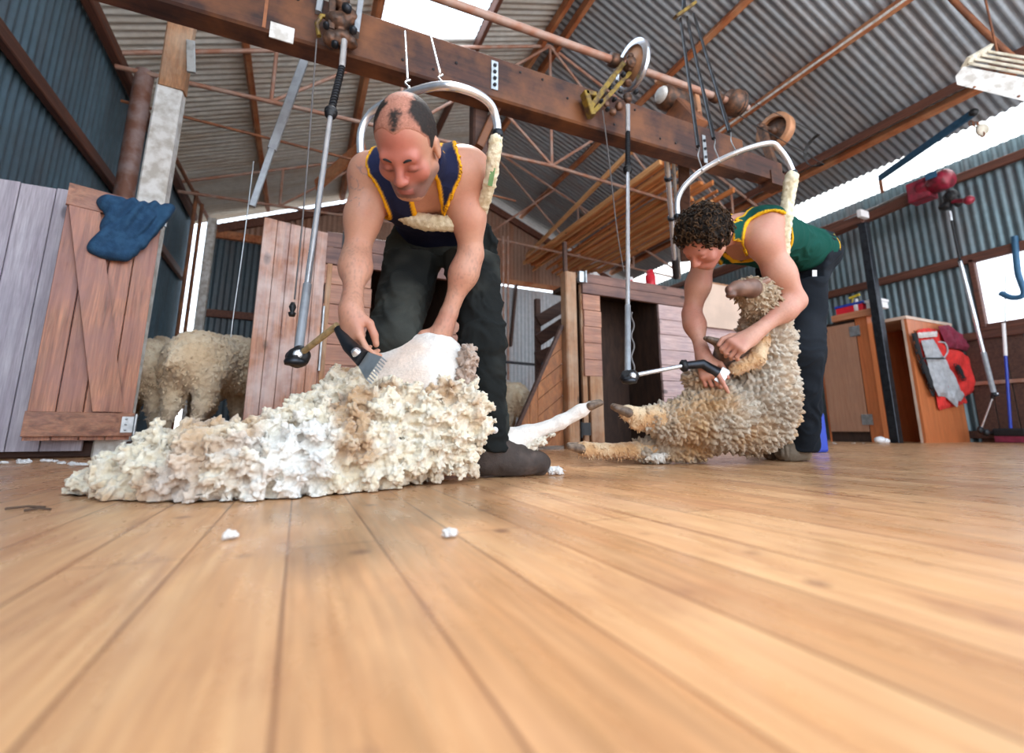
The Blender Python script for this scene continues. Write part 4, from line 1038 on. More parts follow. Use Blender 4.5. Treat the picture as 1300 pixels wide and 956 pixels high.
plk((C1, y0, .0), (C1 + .02, y0 + .15, CH)).build('face_frame', 'cab_orange', t)
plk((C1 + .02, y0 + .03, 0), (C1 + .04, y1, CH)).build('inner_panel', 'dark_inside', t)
for z in (CH - .18, .30): plk((C1 - .035, y0 + .09, z - .07), (C1 - .018, y0 + .22, z + .07)).build('hinge', 'galv', dr)
plk((C1 - .06, y0 - .12, CH), (CXF - .04, y1 - .25, CH + .09)).build('top', 'top_board', t)
TB = CH + .09
def box_thing(name, lo, hi, mat, label, cat, lid=None):
    t = thing(name, ((lo[0] + hi[0])/2, (lo[1] + hi[1])/2, lo[2]), label, cat)
    plk(lo, hi).build('body', mat, t, bevel=.008)
    if lid: plk((lo[0] - .01, lo[1] - .01, hi[2]), (hi[0] + .01, hi[1] + .01, hi[2] + .035)).build('lid', lid, t, bevel=.006)
    return t
box_thing('lunch_box', (C1 - .02, y1 - .66, TB), (C1 + .22, y1 - .30, TB + .10), 'red_plastic', 'red box with a blue lid on the brown cupboard', 'box', 'blue_plastic')
box_thing('plastic_tub', (C1 - .02, y1 - .86, TB), (C1 + .2, y1 - .70, TB + .09), 'white_plastic', 'small white tub beside the red box on the cupboard', 'tub', 'white_plastic')
sb = np.array([C1 + .02, y0 + .10, TB])
t = thing('spray_bottle', sb, 'clear spray bottle with a yellow trigger on the brown cupboard', 'bottle')
MB().lathe(sb, (0, 0, 1), [(0, 0), (0, .05), (.10, .05), (.15, .02), (.19, .018), (.19, 0)], 16).build('bottle', 'white_plastic', t)
MB().bar(sb + np.array([0, .09, .22]), sb + np.array([0, -.05, .24]), .03, .03).bar(sb + np.array([0, .04, .21]), sb + np.array([0, .07, .13]), .015, .015).build('trigger', 'yellow_plastic', t)
box_thing('sponge_box', (7.5, 3.5, CZ + .04), (7.75, 3.8, CZ + .08), 'teal_plastic', 'flat teal box on the open cupboard', 'box')
o = MB().ball(flr(1118, 563) + np.array([0, 0, .04]), (.08, .06, .045), 10).ball(flr(1124, 563) + np.array([0, 0, .03]), (.06, .05, .035), 10).build('crumpled_paper', 'white_plastic')
setp(o, 'crumpled white scrap on the floor by the steel column', 'paper')
# gear hanging on the side of the open cupboard
def hang(name, mat, label, outline, y, thick, fold, seed, parent=None):
    """outline in (pixel x, pixel y) on the plane y; a padded cloth shape"""
    P = np.array([onY(px, py, y) for px, py in outline]); F = Field()
    X0, X1, Z0, Z1 = P[:, 0].min(), P[:, 0].max(), P[:, 2].min(), P[:, 2].max()
    h = .014; xs = np.arange(X0 - .04, X1 + .04, h); zs = np.arange(Z0 - .04, Z1 + .04, h); ys = np.arange(y - thick - .06, y + .03, h)
    Q = np.stack(np.meshgrid(xs, ys, zs, indexing='ij'), -1)
    # signed distance to the polygon
    x2, z2 = np.meshgrid(xs, zs, indexing='ij'); q2 = np.stack([x2, z2], -1); d = np.full(x2.shape, 9.0); ins = np.zeros(x2.shape, bool)
    for i in range(len(P)):
        a = P[i][[0, 2]]; b_ = P[(i + 1) % len(P)][[0, 2]]; e = b_ - a; w_ = q2 - a; t_ = np.clip((w_ @ e)/(e @ e), 0, 1)
        d = np.minimum(d, np.linalg.norm(w_ - t_[..., None]*e, axis=-1))
        c_ = ((a[1] > z2) != (b_[1] > z2)) & (x2 < (b_[0] - a[0])*(z2 - a[1])/(b_[1] - a[1] + 1e-9) + a[0]); ins ^= c_
    sd = np.where(ins, -d, d)
    nn_ = fbm(np.stack([x2.ravel()*fold, z2.ravel()*fold*.35, z2.ravel()*0], 1), 3, seed).reshape(x2.shape)
    th_ = thick*(.55 + .45*nn_)*np.clip(-sd/.05, .25, 1)
    G_ = np.maximum(sd[:, None, :]*.8, np.abs(Q[..., 1] - y + th_[:, None, :]/2) - np.maximum(th_[:, None, :]/2, .006))
    V, Qf = nets(G_.astype(np.float32), np.array([xs[0], ys[0], zs[0]]), h)
    return mesh_np(name, relax(V, Qf, 1), Qf, mat, parent)
yy = cy - .02
t = thing('shearing_vest', onY(1190, 460, yy), 'red and grey padded vest with straps hanging on the open cupboard', 'vest')
hang('back', 'red_cloth', '', [(1162, 420), (1172, 416), (1196, 418), (1202, 440), (1212, 462), (1222, 500), (1228, 512), (1190, 522), (1186, 495), (1176, 470), (1166, 445)], yy, .06, 14, 1, t)
hang('front', 'grey_cloth', '', [(1168, 432), (1184, 430), (1196, 452), (1206, 470), (1224, 502), (1214, 518), (1200, 505), (1190, 503), (1183, 488), (1176, 460)], yy - .05, .06, 16, 2, t)
hang('edging', 'black_cloth', '', [(1157, 424), (1160, 418), (1164, 424), (1170, 446), (1178, 470), (1188, 500), (1184, 505), (1174, 480), (1163, 450)], yy - .03, .05, 10, 3, t)
MB().tube(curve_pts([onY(*q, yy - .12) for q in ((1192, 434), (1200, 436), (1203, 446), (1198, 455))], 8), .010, 8).build('strap', 'grey_cloth', t)
MB().bar(onY(1172, 455, yy - .12), onY(1200, 455, yy - .12), .012, .02).build('buckle_strap', 'black_cloth', t)
hang('collar', 'pale_cloth', '', [(1164, 422), (1190, 420), (1190, 428), (1166, 430)], yy - .06, .04, 14, 4, t)
y2 = cy - .10
t = thing('work_jacket', onY(1220, 450, y2), 'red jacket with a dark chequered shirt hanging near the window', 'jacket')
hang('body', 'red_cloth', '', [(1196, 440), (1216, 444), (1226, 452), (1238, 480), (1241, 490), (1236, 498), (1224, 504), (1214, 488), (1204, 466)], y2 + .05, .09, 10, 5, t)
hang('shirt', 'maroon_cloth', '', [(1190, 414), (1204, 412), (1216, 422), (1228, 436), (1233, 443), (1226, 446), (1216, 444), (1204, 442), (1197, 430)], y2, .07, 18, 6, t)
hang('pocket', 'black_cloth', '', [(1210, 462), (1216, 460), (1228, 482), (1222, 485)], y2 - .02, .05, 5, 7, t)
# blue bar and chain under the roof
p0, p1 = onX(1117, 226, 7.9), onX(1236, 143, 7.2)
t = thing('strip_light', p0, 'slanting blue steel bar under the bright eave', 'bar')
MB().bar(p0, p1, .05, .09).build('bar', 'blue_bar', t)
MB().bar(p0, p0 - np.array([0, 0, .25]), .03, .04).build('drop_leg', 'rust_steel', t)
MB().ball(p1, .05, 10).build('end_cap', 'blackened', t)
c0 = onX(1234, 162, 7.6)
t = thing('hanging_chain', c0, 'short rusty chain hanging under the bright roof edge', 'chain')
for k_ in range(7):
    cc_ = c0 + np.array([.0, -.02*k_ if k_ < 4 else -.08, .02*(3 - k_) if k_ < 4 else -.05*(k_ - 3)]); a_ = k_ % 2
    MB().tube([cc_ + np.array([math.cos(q)*.02*a_, math.cos(q)*.02*(1 - a_), math.sin(q)*.035]) for q in np.linspace(0, 6.28, 12)], .007, 6).build('link', 'rust_steel', t)
d0 = onX(1249, 164, 7.6)
setp(MB().lathe(d0, CB*-1, [(0, 0), (0, .07), (.03, .08), (.035, .06), (.035, 0)], 20).build('ceiling_disc', 'cream_slats'), 'round cream disc beside the hanging chain', 'disc')
# white slatted rack hanging near the roof
t = thing('slatted_rack', dep(1262, 105, 4.3), 'white slatted rack hanging beneath the roof', 'rack')
# its underside faces the floor: three corners seen, slats run away from the end board
O_ = dep(1224, 84, 4.6); U_ = nrm(dep(1268, 58, 4.95) - O_); W0 = dep(1330, 138, 3.85) - O_; W_ = nrm(W0 - U_*np.dot(W0, U_)); NN = nrm(np.cross(U_, W_))
if np.dot(NN, -ray(1262, 105)) < 0: NN = -NN
LU = .56; LW = 1.3
def RP(u, w_, n=0): return O_ + U_*u + W_*w_ + NN*n
MB().bar(RP(-.02, 0, .03), RP(LU + .02, 0, .03), .03, .10, NN).build('end_board', 'cream_slats', t)
for i in range(4):
    u = .03 + i*(LU - .06)/3
    MB().bar(RP(u, .02, .02), RP(u, LW, .02), .085, .022, NN + U_*.35).build('slat', 'cream_slats', t)
dn_ = nrm(-CU + CB*.2 - W_*np.dot(-CU + CB*.2, W_))
MB().prism([RP(-.01, 0), RP(-.01, LW), RP(-.01, LW) + dn_*.22, RP(-.01, .06) + dn_*.17, RP(-.01, 0) + dn_*.10], U_*-.02).build('side_board', 'white_paint', t)
for k_ in range(3): MB().lathe(RP(-.03, .2 + .35*k_) + dn_*.16, -U_, [(0, .012), (.01, .01), (.012, 0)], 8).build('bolt', 'rust_steel', t)
MB().tube([RP(LU, .1), RP(LU, .1) + np.array([0, 0, 1.0])], .01, 6).build('hanger', 'rust_steel', t)
trim(MB().tube(curve_pts([dep(1200, -10, 5.2), dep(1250, 40, 5.0), dep(1300, 85, 4.8), dep(1340, 110, 4.7)], 6), .03, 8), 'rust_steel', 'rusty pipe above the white slatted rack')
# ================================================================ figures
attrmat('skin', .48, .10, 90, .25, 160, .0015, 0, .12, .45)
attrmat('hair', .62, .45, 220, .6, 300, .003, 0, 0, .2)
attrmat('wool', .95, .22, 120, .7, 150, .006, .4, 0, .1)
attrmat('cloth', .95, .15, 160, .4, 260, .002, .0, 0, .15)
attrmat('leather', .7, .25, 60, .5, 90, .004, 0, 0, .3)

def head_axes(f_cam, roll=0.0, yaw=0.0):
    """face direction given in viewpoint axes (right, up, towards); returns rows: x (figure's left), y (face), z (crown)"""
    f = nrm(CR*f_cam[0] + CU*f_cam[1] + CB*f_cam[2])
    return f
def frame3(y, z):
    y = nrm(y); z = nrm(np.array(z) - y*np.dot(y, z)); x = np.cross(y, z); return np.array([x, y, z])
def head_field(F, C, A, s=1.0, ears=True):
    """A rows x,y,z; C mid head at eye level"""
    L = lambda x, y, z: C + (A[0]*x + A[1]*y + A[2]*z)*s
    E_ = lambda c, r, k, cut=False, B=None: F.e(L(*c), np.array(r)*s, A if B is None else B, k*s, cut)
    E_((0, -.014, .036), (.077, .097, .088), .02)
    E_((0, -.055, -.01), (.062, .05, .06), .03)
    E_((0, .030, -.030), (.060, .060, .080), .03)
    E_((0, .060, -.098), (.027, .024, .020), .03)
    for q in (1, -1):
        F.c(L(q*.056, .0, -.062), L(q*.020, .058, -.100), .019*s, .017*s, .03*s)
        E_((q*.044, .060, -.030), (.022, .02, .022), .025)
    F.c(L(-.036, .078, .020), L(.036, .078, .020), .013*s, .013*s, .02*s)
    for q in (1, -1): E_((q*.031, .102, -.002), (.019, .016, .012), .012, True)
    for q in (1, -1): E_((q*.031, .081, -.004), (.0145, .0125, .0115), .004)
    F.c(L(0, .088, .012), L(0, .112, -.030), .0085*s, .0125*s, .014*s)
    for q in (1, -1): E_((q*.0125, .102, -.034), (.0085, .011, .008), .008)
    for q in (1, -1): E_((q*.006, .108, -.043), (.0035, .005, .004), .002, True)
    E_((0, .082, -.066), (.028, .016, .018), .02)
    E_((0, .097, -.064), (.022, .007, .0045), .004); E_((0, .095, -.0735), (.019, .008, .0055), .004)
    F.c(L(-.02, .106, -.069), L(.02, .106, -.069), .002*s, .002*s, .003*s, True)
    if ears:
        for q in (1, -1):
            B = A.copy()
            E_((q*.079, -.010, -.008), (.008, .018, .031), .006); E_((q*.088, -.006, -.004), (.005, .009, .016), .006, True)
    return L
def hand(F, W, fw, back, thumb_side, s=1.0, curl=(.9, .9, .6), spread=.05, thumb=None, curls=None):
    """W wrist, fw direction to the knuckles, back = normal of the back of the hand, thumb_side = direction across the palm to the thumb"""
    fw = nrm(fw); back = nrm(np.array(back) - fw*np.dot(fw, back)); sd = np.cross(fw, back)
    if np.dot(sd, thumb_side) < 0: sd = -sd
    P = lambda a, b_, c: W + (fw*a + sd*b_ + back*c)*s
    # palm
    F.c(P(.0, 0, 0), P(.03, 0, 0), .026*s, .027*s, .03*s)
    for b_ in (-.030, -.011, .009, .028): F.c(P(.02, b_*.6, 0), P(.082, b_, .0), .016*s, .0125*s, .018*s)
    L_ = ((.043, .026, .021), (.047, .030, .023), (.044, .027, .022), (.034, .021, .019))
    tips = []
    for i, b_ in enumerate((.029, .010, -.010, -.029)):
        p = P(.083, b_, .002); ang = 0; r_ = (.0098, .0092, .0086, .0078); r0 = .0100 - .0006*i
        cu = curls[i] if curls else curl
        for j in range(3):
            ang += cu[j]; d = fw*math.cos(ang) - back*math.sin(ang) + sd*spread*(1.5 - i)*(1 if j == 0 else .4)
            q = p + nrm(d)*L_[i][j]*s; F.c(p, q, (r0 - j*.0010)*s, (r0 - (j + 1)*.0010)*s, .006*s); p = q
        tips.append(p)
    th = thumb or ((.6, .8, -.5), (.9, .2, -.6), (.9, -.1, -.6))
    p = P(.018, .022, -.006); 
    for j, (a, b_, c) in enumerate(th):
        q = p + nrm(fw*a + sd*b_ + back*c)*(.040, .034, .027)[j]*s; F.c(p, q, (.0155, .0118, .0105)[j]*s, (.0120, .0108, .0088)[j]*s, .010*s if j == 0 else .005*s); p = q
    return P, tips
def mix_cols(n, base): return np.tile(np.array(base, float), (n, 1))
def skin_cols(V, base, red):
    c = mix_cols(len(V), base); t = sst(fbm(V*14, 3, 2), -.5, 1.0)[:, None]*.5; return c*(1 - t) + np.array(red)*t
def split_faces(V, Q, mask):
    q = Q[mask]; u, inv = np.unique(q, return_inverse=True); return V[u], inv.reshape(q.shape), u
def wrinkle(V, Q, axis, amp=.008, f=16, seed=1, along=.35):
    """soft folds lying across the axis"""
    n = vnormals(V, Q); ax = nrm(axis); s_ = V @ ax; P = V - np.outer(s_, ax)
    q = P*f*along + np.outer(s_*f, ax); w = fbm(q + fbm(V*5, 2, seed + 4)[:, None]*1.2, 3, seed)
    return V + n*((1 - np.abs(w))**2*1.0 - .5)[:, None]*amp

print_lengths = []
def seg(a, b_): return float(np.linalg.norm(np.array(a) - np.array(b_)))

# ---------------------------------------------------------------- the bald shearer in navy and gold
J = dict(head=dep(517, 186, 1.20), neck=dep(540, 214, 1.46), shR=dep(470, 220, 1.50), shL=dep(590, 214, 1.50), elR=dep(453, 322, 1.46), wrR=dep(446, 392, 1.31),
         elL=dep(598, 322, 1.55), wrL=dep(564, 414, 1.53), pel=dep(562, 292, 1.90), hipR=dep(528, 322, 1.82), hipL=dep(596, 316, 1.80), knR=dep(497, 432, 1.52), anR=dep(515, 560, 1.72),
         knL=dep(613, 430, 1.58), anL=dep(620, 573, 1.55))
body = thing('person', (J['anL'][0], J['anL'][1], 0), 'person with cropped balding hair in navy and gold singlet bending over the white fleece', 'person')
up_t = nrm(J['neck'] - J['pel'])                     # along the back to the neck
lat = nrm(J['shL'] - J['shR']); fr = nrm(np.cross(up_t, lat)); 
if np.dot(fr, CB) < 0: fr = -fr                       # chest side
lat = nrm(np.cross(fr, up_t)); 
if np.dot(lat, CR) < 0: lat = -lat
def torso_field(F, N_, PE, up_t, lat, fr, w=1.0):
    for q in (1, -1):
        F.c(N_ - up_t*.07 + lat*q*.085*w + fr*.01, PE + up_t*.10 + lat*q*.055*w, .098*w, .092*w, .06)
        F.e(N_ - up_t*.10 + lat*q*.075*w + fr*.055, (.085*w, .085*w, .05*w), np.array([lat, up_t, fr]), .05)     # chest muscle
        F.c(N_ - up_t*.02 + lat*q*.03, N_ - up_t*.02 + lat*q*.15*w, .055, .050, .05)                               # shoulder yoke
        F.c(PE + lat*q*.06, PE + up_t*.1 + lat*q*.05, .105*w, .10*w, .05)
TF = Field(); torso_field(TF, J['neck'], J['pel'], up_t, lat, fr)
B = Field(); torso_field(B, J['neck'], J['pel'], up_t, lat, fr)
def arm(F, sh, el, wr, s=1.0, w=1.0):
    d = nrm(el - sh); F.e(sh + d*.01, (.064*s*w, .064*s*w, .064*s*w), None, .05)
    F.c(sh, el, .056*s*w, .043*s, .04); m_ = sh + (el - sh)*.52; F.e(m_ + fr*.012, (.050*s*w, .050*s*w, .050*s*w), None, .05)
    F.c(el, wr, .040*s, .0265*s, .02); F.e(el + (wr - el)*.27, (.046*s, .046*s, .046*s), None, .05)
    F.c(el + (wr - el)*.85, wr + nrm(wr - el)*.01, .0275*s, .026*s, .02)
arm(B, J['shR'], J['elR'], J['wrR'], .95, 1.04); arm(B, J['shL'], J['elL'], J['wrL'], .95, 1.04)
# head: looking almost straight down, a little towards his right hand
yv = CB*.55 - CU*.83 - CR*.10; zv = CU*.55 + CB*.83
HA = frame3(yv, zv + CR*-.03); HC = J['head']
B.c(J['neck'] + up_t*-.01, HC - HA[1]*.035 - HA[2]*.03, .066, .060, .04)
HL = head_field(B, HC, HA, .97)
# hands
_, tR = hand(B, J['wrR'] + nrm(J['wrR'] - J['elR'])*.01, dep(449, 440, 1.27) - J['wrR'], CB*.9 - CR*.5, CR*.8 - CU*.1 + CB*.3, 1.0, (.75, .95, .6), .05, ((.75, .5, -.5), (.95, .0, -.45), (1, -.2, -.35)), [(.45, .7, .4), (.7, .9, .5), (.85, 1.0, .6), (.95, 1.0, .6)])
_, tL = hand(B, J['wrL'] + nrm(J['wrL'] - J['elL'])*.01, dep(548, 456, 1.50) - J['wrL'], CB*.8 + CR*.6, -CR + CB*.5, 1.0, (.7, .8, .5), .08)
G_, lo, h = B.grid(.0042); V, Q = nets(G_, lo, h)
c = skin_cols(V, (.55, .285, .195), (.47, .19, .13))
X = (V - HC) @ HA.T
hd = np.linalg.norm(X - np.array([0, -.01, .02]), axis=1) < .15
# ruddy face with some of its shade painted in, darker stubble and lips
face = hd & (X[:, 1] > .02)
r_ = face*sst(X[:, 1], .03, .08); c = lerp3(c, c*0 + np.array((.46, .14, .11)), r_*.8)
stb = hd*sst(-X[:, 2], .035, .06)*sst(X[:, 1], -.03, .02)*.5; c = lerp3(c, c*0 + np.array((.14, .09, .08)), np.clip(stb*1.5, 0, 1))
lip = hd*(np.abs(X[:, 2] + .069) < .010)*(np.abs(X[:, 0]) < .022)*(X[:, 1] > .085); c = lerp3(c, c*0 + np.array((.42, .13, .12)), lip*.7)
lid = hd*np.exp(-((np.abs(X[:, 0]) - .031)**2/.018**2 + (X[:, 2] + .006)**2/.010**2))*(X[:, 1] > .06); c = lerp3(c, c*0 + np.array((.30, .12, .11)), np.clip(lid*.6, 0, 1))
lash = hd*np.exp(-((np.abs(X[:, 0]) - .031)**2/.016**2 + (X[:, 2] + .012)**2/.0025**2))*(X[:, 1] > .06); c = lerp3(c, c*0 + np.array((.03, .02, .02)), np.clip(lash, 0, 1))
# tattoos: blue grey ink on the outer right shoulder and the left upper arm
def ink(c, P, r, seed, amt=.75):
    d = np.linalg.norm(V - P, axis=1); w = fbm(V*30, 2, seed); t = sst(.10 - np.abs(w), 0, .06)*sst(r - d, 0, .015)*amt*.7; return lerp3(c, c*0 + np.array((.10, .13, .17)), t)
c = ink(c, dep(456, 228, 1.44), .05, 21); c = ink(c, dep(455, 250, 1.43), .04, 23); c = ink(c, dep(592, 252, 1.44), .035, 22, .5)
# freckled hairy forearms
for a, b_ in ((J['elR'], J['wrR']), (J['elL'], J['wrL'])):
    d = d_cap(V, a + (b_ - a)*.15, b_, .05, .04) < .02; c = lerp3(c, c*0 + np.array((.22, .12, .095)), d*sst(vnoise(V*np.array([260, 260, 90]), 5), -.1, .8)*.4)
bo = mesh_np('body', V, Q, 'skin', body, None, np.clip(c, 0, 1))
# cropped hair: sides and back, thin forelock tuft, bare crown
def scalp(L, s, name, parent, mask_fn, colour, grow, seed, h=.0035, amp=.001, curly=0):
    F = Field()
    F.e(L(0, -.014, .036), np.array((.077, .097, .088))*s, HAx, .02*s); F.e(L(0, -.055, -.01), np.array((.062, .05, .06))*s, HAx, .03*s)
    G_, lo, hh_ = F.grid(h, grow)
    def ex(Qp):
        X = ((Qp - L(0, 0, 0)) @ HAx.T)/s; return mask_fn(X)
    V, Q = nets(G_, lo, hh_, ex); return V, Q
HAx = HA
def hairmask(X):
    # positive = no hair: hairline over the forehead, temples and nape
    low = -.050 - X[..., 2]
    fore = X[..., 1] - (.030 + .62*np.clip(X[..., 2] - .045, 0, .06)) - .020*np.exp(-(X[..., 0]/.020)**2)
    return np.maximum(low, fore)
V, Q = scalp(HL, .97, 'hair', body, hairmask, None, .0012, 3)
X = (V - HC) @ HA.T/.97; ax_ = np.abs(X[:, 0])
side = sst(ax_ + .010*fbm(V*45, 2, 8), .018, .044)*(1 - sst(X[:, 1], .012, .045)*sst(X[:, 2], .045, .08))
tuft = sst(.022 - ax_ - .35*np.clip(X[:, 1] - .03, 0, 1) + .006*fbm(V*60, 2, 3), -.010, .014)*sst(X[:, 1], .015, .04)*.75
back = sst(-X[:, 1], .03, .085)
dens = np.clip(np.maximum(np.maximum(side, tuft), back) + .28 + .22*fbm(V*22, 2, 6), 0, 1)
dens = np.clip((dens + .22*vnoise(V*330, 4))*sst(-hairmask(X), -.001, .010), 0, 1)
hc = lerp3(mix_cols(len(V), (.54, .24, .17)), mix_cols(len(V), (.030, .024, .022)), sst(dens, .25, .95))
ho = mesh_np('hair', V + vnormals(V, Q)*(vnoise(V*420, 9)*.0006)[:, None], Q, 'hair', body, None, hc)
# eyebrows
for q in (1, -1):
    MB().tube(curve_pts([HL(q*.014, .092, .016), HL(q*.030, .092, .023), HL(q*.047, .080, .018)], 5), [.0018] + [.0032]*8 + [.0015]*2, 6).build('eyebrow', 'black_cloth', body)
# singlet
nk = J['neck']
def cuts(Qp):
    a = .102 - d_cap(Qp, J['shR'] - lat*.040, J['elR'] - lat*.01, 0, .0); b_ = .102 - d_cap(Qp, J['shL'] + lat*.040, J['elL'] + lat*.01, 0, .0)
    X = Qp - nk; u = X @ up_t; l = X @ lat; f = X @ fr
    scoop = np.where(f > -.02, .0, 0) + (.043 - np.sqrt(l**2 + np.clip(u + .135, -9, 0)**2))
    scoop = np.where(f > 0, scoop, .05 - np.sqrt(l**2 + np.clip(u + .0, -9, 0)**2))
    return np.maximum(np.maximum(a, b_), scoop)
hem = lambda Qp: -((Qp - J['pel']) @ up_t) + .04
def armline(Qp, sh, el, wr, r): return r - np.minimum(d_cap(Qp, sh, el, 0, 0), np.minimum(d_cap(Qp, el, wr, 0, 0), d_cap(Qp, wr, wr + (wr - el)*.6, 0, 0)))
def surf_dist(V, Q, fn):
    n = vnormals(V, Q); g = np.stack([(fn(V + e) - fn(V - e))/.004 for e in np.eye(3)*.002], 1); g = g - n*(g*n).sum(1)[:, None]
    return np.maximum(-fn(V), 0)/np.clip(np.linalg.norm(g, axis=1), .12, 2)
def jersey(J, TF, head_r, cutf, hemf, h, grow):
    arm(TF, J['shR'], J['elR'], J['wrR'], min(1.0, AW[1]), AW[0]); arm(TF, J['shL'], J['elL'], J['wrL'], AW[1], AW[2]); TF.c(J['neck'] + up_t*-.01, HC - HA[1]*.035 - HA[2]*.03, .066, .060, .04)
    G_, lo, h = TF.grid(h, grow); far = lambda Qp: np.maximum(head_r - np.linalg.norm(Qp - HC, axis=-1), np.maximum(armline(Qp, J['elR'], J['wrR'], J['wrR'], .1), armline(Qp, J['elL'], J['wrL'], J['wrL'], .1)))
    V, Q = nets(G_, lo, h, lambda Qp: np.maximum(np.maximum(cutf(Qp), hemf(Qp)), far(Qp))); return V, Q
AW = (1.04, .95, 1.04)
V, Q = jersey(J, TF, .13, cuts, hem, .0045, .008)
V = wrinkle(V, Q, up_t, .0035, 13, 31) + vnormals(V, Q)*.001; sd_ = surf_dist(V, Q, cuts)
cen = sd_[Q].mean(1); tr_ = (cen < .014)
def jc(V, sd_, cloth, gold, w=.0095): return lerp3(mix_cols(len(V), gold), mix_cols(len(V), cloth), sst(sd_, w - .002, w + .002))
ck = jc(V, sd_, (.016, .020, .055), (.86, .42, .015))
v_, q_, u_ = split_faces(V, Q, ~tr_)
sg = mesh_np('singlet', v_, q_, 'cloth', body, None, ck[u_])
v_, q_, u_ = split_faces(V + vnormals(V, Q)*(.0022*sst(.012 - sd_, 0, .004))[:, None], Q, tr_)
mesh_np('trim', v_, q_, 'cloth', sg, None, ck[u_])
# small pale mark on the chest
a = dep(556, 259, 1.36)
# trousers
TR = Field(); PE = J['pel']
for q in (1, -1): TR.c(PE + lat*q*.055 + up_t*.06, PE + lat*q*.06 - up_t*.02, .112, .118, .05)
HR, HLg = J['hipR'], J['hipL']
TR.c(HR + up_t*.02, J['knR'], .108, .078, .05); TR.c(HLg + up_t*.02, J['knL'], .108, .076, .05)
TR.c(J['knR'], J['anR'] - np.array([0, 0, .02]), .074, .066, .03); TR.c(J['knL'], J['anL'] - np.array([0, 0, .01]), .074, .068, .03)
G_, lo, h = TR.grid(.006, .0)
V, Q = nets(G_, lo, h, lambda Qp: np.maximum(np.where(Qp[..., 2] > PE[2] - .16, ((Qp - PE) @ up_t) - .115, -.05), .085 - Qp[..., 2]))
V = wrinkle(V, Q, (0, .1, 1), .013, 8, 33, .6); V = wrinkle(V, Q, (.5, 0, 1), .006, 20, 36, .5)
tc_ = lerp3(mix_cols(len(V), (.012, .014, .014)), mix_cols(len(V), (.050, .054, .048)), sst(fbm(V*6, 3, 8), -.3, .9))
tr1 = mesh_np('trousers', V, Q, 'cloth', body, None, tc_)
a = dep(628, 546, 1.47)
MB().lathe(a, CB, [(0, 0), (0, .011), (.003, .011), (.003, 0)], 14).build('button', 'white_plastic', tr1)
# singlet lower hem band in blue under the sling
# moccasins
def shoe(name, heel, toe, parent, s=1.0, colour=(.055, .040, .034), lift=0.0):
    d = nrm(toe - heel); w = nrm(np.cross((0, 0, 1), d)); F = Field(); L_ = seg(heel, toe)
    F.c(heel + np.array([0, 0, .040 + lift]), heel + d*L_*.45 + np.array([0, 0, .045]), .042*s, .046*s, .03)
    F.c(heel + d*L_*.45 + np.array([0, 0, .042]), toe - d*.040 + np.array([0, 0, .040]), .048*s, .041*s, .03)
    F.e(heel + d*.025 + np.array([0, 0, .095 + lift]), (.062, .058, .070), None, .04); F.c(heel + d*.04 + np.array([0, 0, .10]), heel + d*L_*.62 + np.array([0, 0, .055]), .055*s, .040*s, .03)
    G_, lo, h = F.grid(.005); V, Q = nets(G_, lo, h, lambda Qp: .004 - Qp[..., 2])
    u = (V - heel) @ d/L_; n_ = vnormals(V, Q)
    V = V + n_*((np.abs(vnoise(np.stack([u*6, (V @ w)*60, V[:, 2]*20], 1), 5)) - .4)*.009*sst(u, .62, .9) + fbm(V*26, 2, 6)*.003)[:, None]
    V[:, 2] = np.maximum(V[:, 2], .002)
    cc = lerp3(mix_cols(len(V), colour), mix_cols(len(V), tuple(x*2.1 for x in colour)), sst(fbm(V*18, 3, 8), -.2, .9))
    return mesh_np(name, V, Q, 'leather', parent, None, cc)
hl = flr(600, 603); hl = np.array([J['anL'][0] - .04, J['anL'][1] + .0, 0]); te = flr(697, 603)
shoe('shoe', hl, te, body)
shoe('shoe', np.array([J['anR'][0], J['anR'][1], 0]), np.array([J['anR'][0] - .05, J['anR'][1] - .24, 0]), body)
for k_ in ('shR-shL', 'shR-elR', 'elR-wrR', 'shL-elL', 'elL-wrL', 'neck-pel', 'hipL-knL', 'knL-anL', 'hipR-knR', 'knR-anR', 'head-neck'):
    a, b_ = k_.split('-'); print('LEN', k_, round(seg(J[a], J[b_]), 3))
J1 = J
# handpiece in his right hand
t = thing('handpiece', dep(452, 440, 1.25), 'chrome and black shearing handpiece in the bald shearer\'s hand', 'handpiece')
g0, g1, g2 = dep(430, 418, 1.30), dep(444, 440, 1.25), dep(462, 456, 1.22)
MB().tube([g0, g1, g1 + (g2 - g1)*.5, g2], [.013, .019, .021, .024], 14).build('barrel', 'dark_steel', t)
MB().lathe(g1 + (g2 - g1)*.65 + CB*.01, nrm(CB + CU*.6), [(0, 0), (0, .014), (.018, .012), (.02, .006), (.026, .005), (.026, 0)], 12).build('tension_knob', 'chrome', t)
dd = nrm(g2 - g1); ww = nrm(np.cross(dd, CB))
MB().hexa([g2 + ww*.022 - CB*.006, g2 - ww*.022 - CB*.006, g2 + dd*.045 - ww*.036 - CB*.004, g2 + dd*.045 + ww*.036 - CB*.004, g2 + ww*.022 + CB*.006, g2 - ww*.022 + CB*.006, g2 + dd*.045 - ww*.036 + CB*.002, g2 + dd*.045 + ww*.036 + CB*.002]).build('comb', 'galv', t)
for k_ in range(9):
    q = g2 + dd*.045 + ww*(-.034 + .0085*k_); MB().bar(q, q + dd*.022, .003, .003).build('comb_tooth', 'chrome', t)
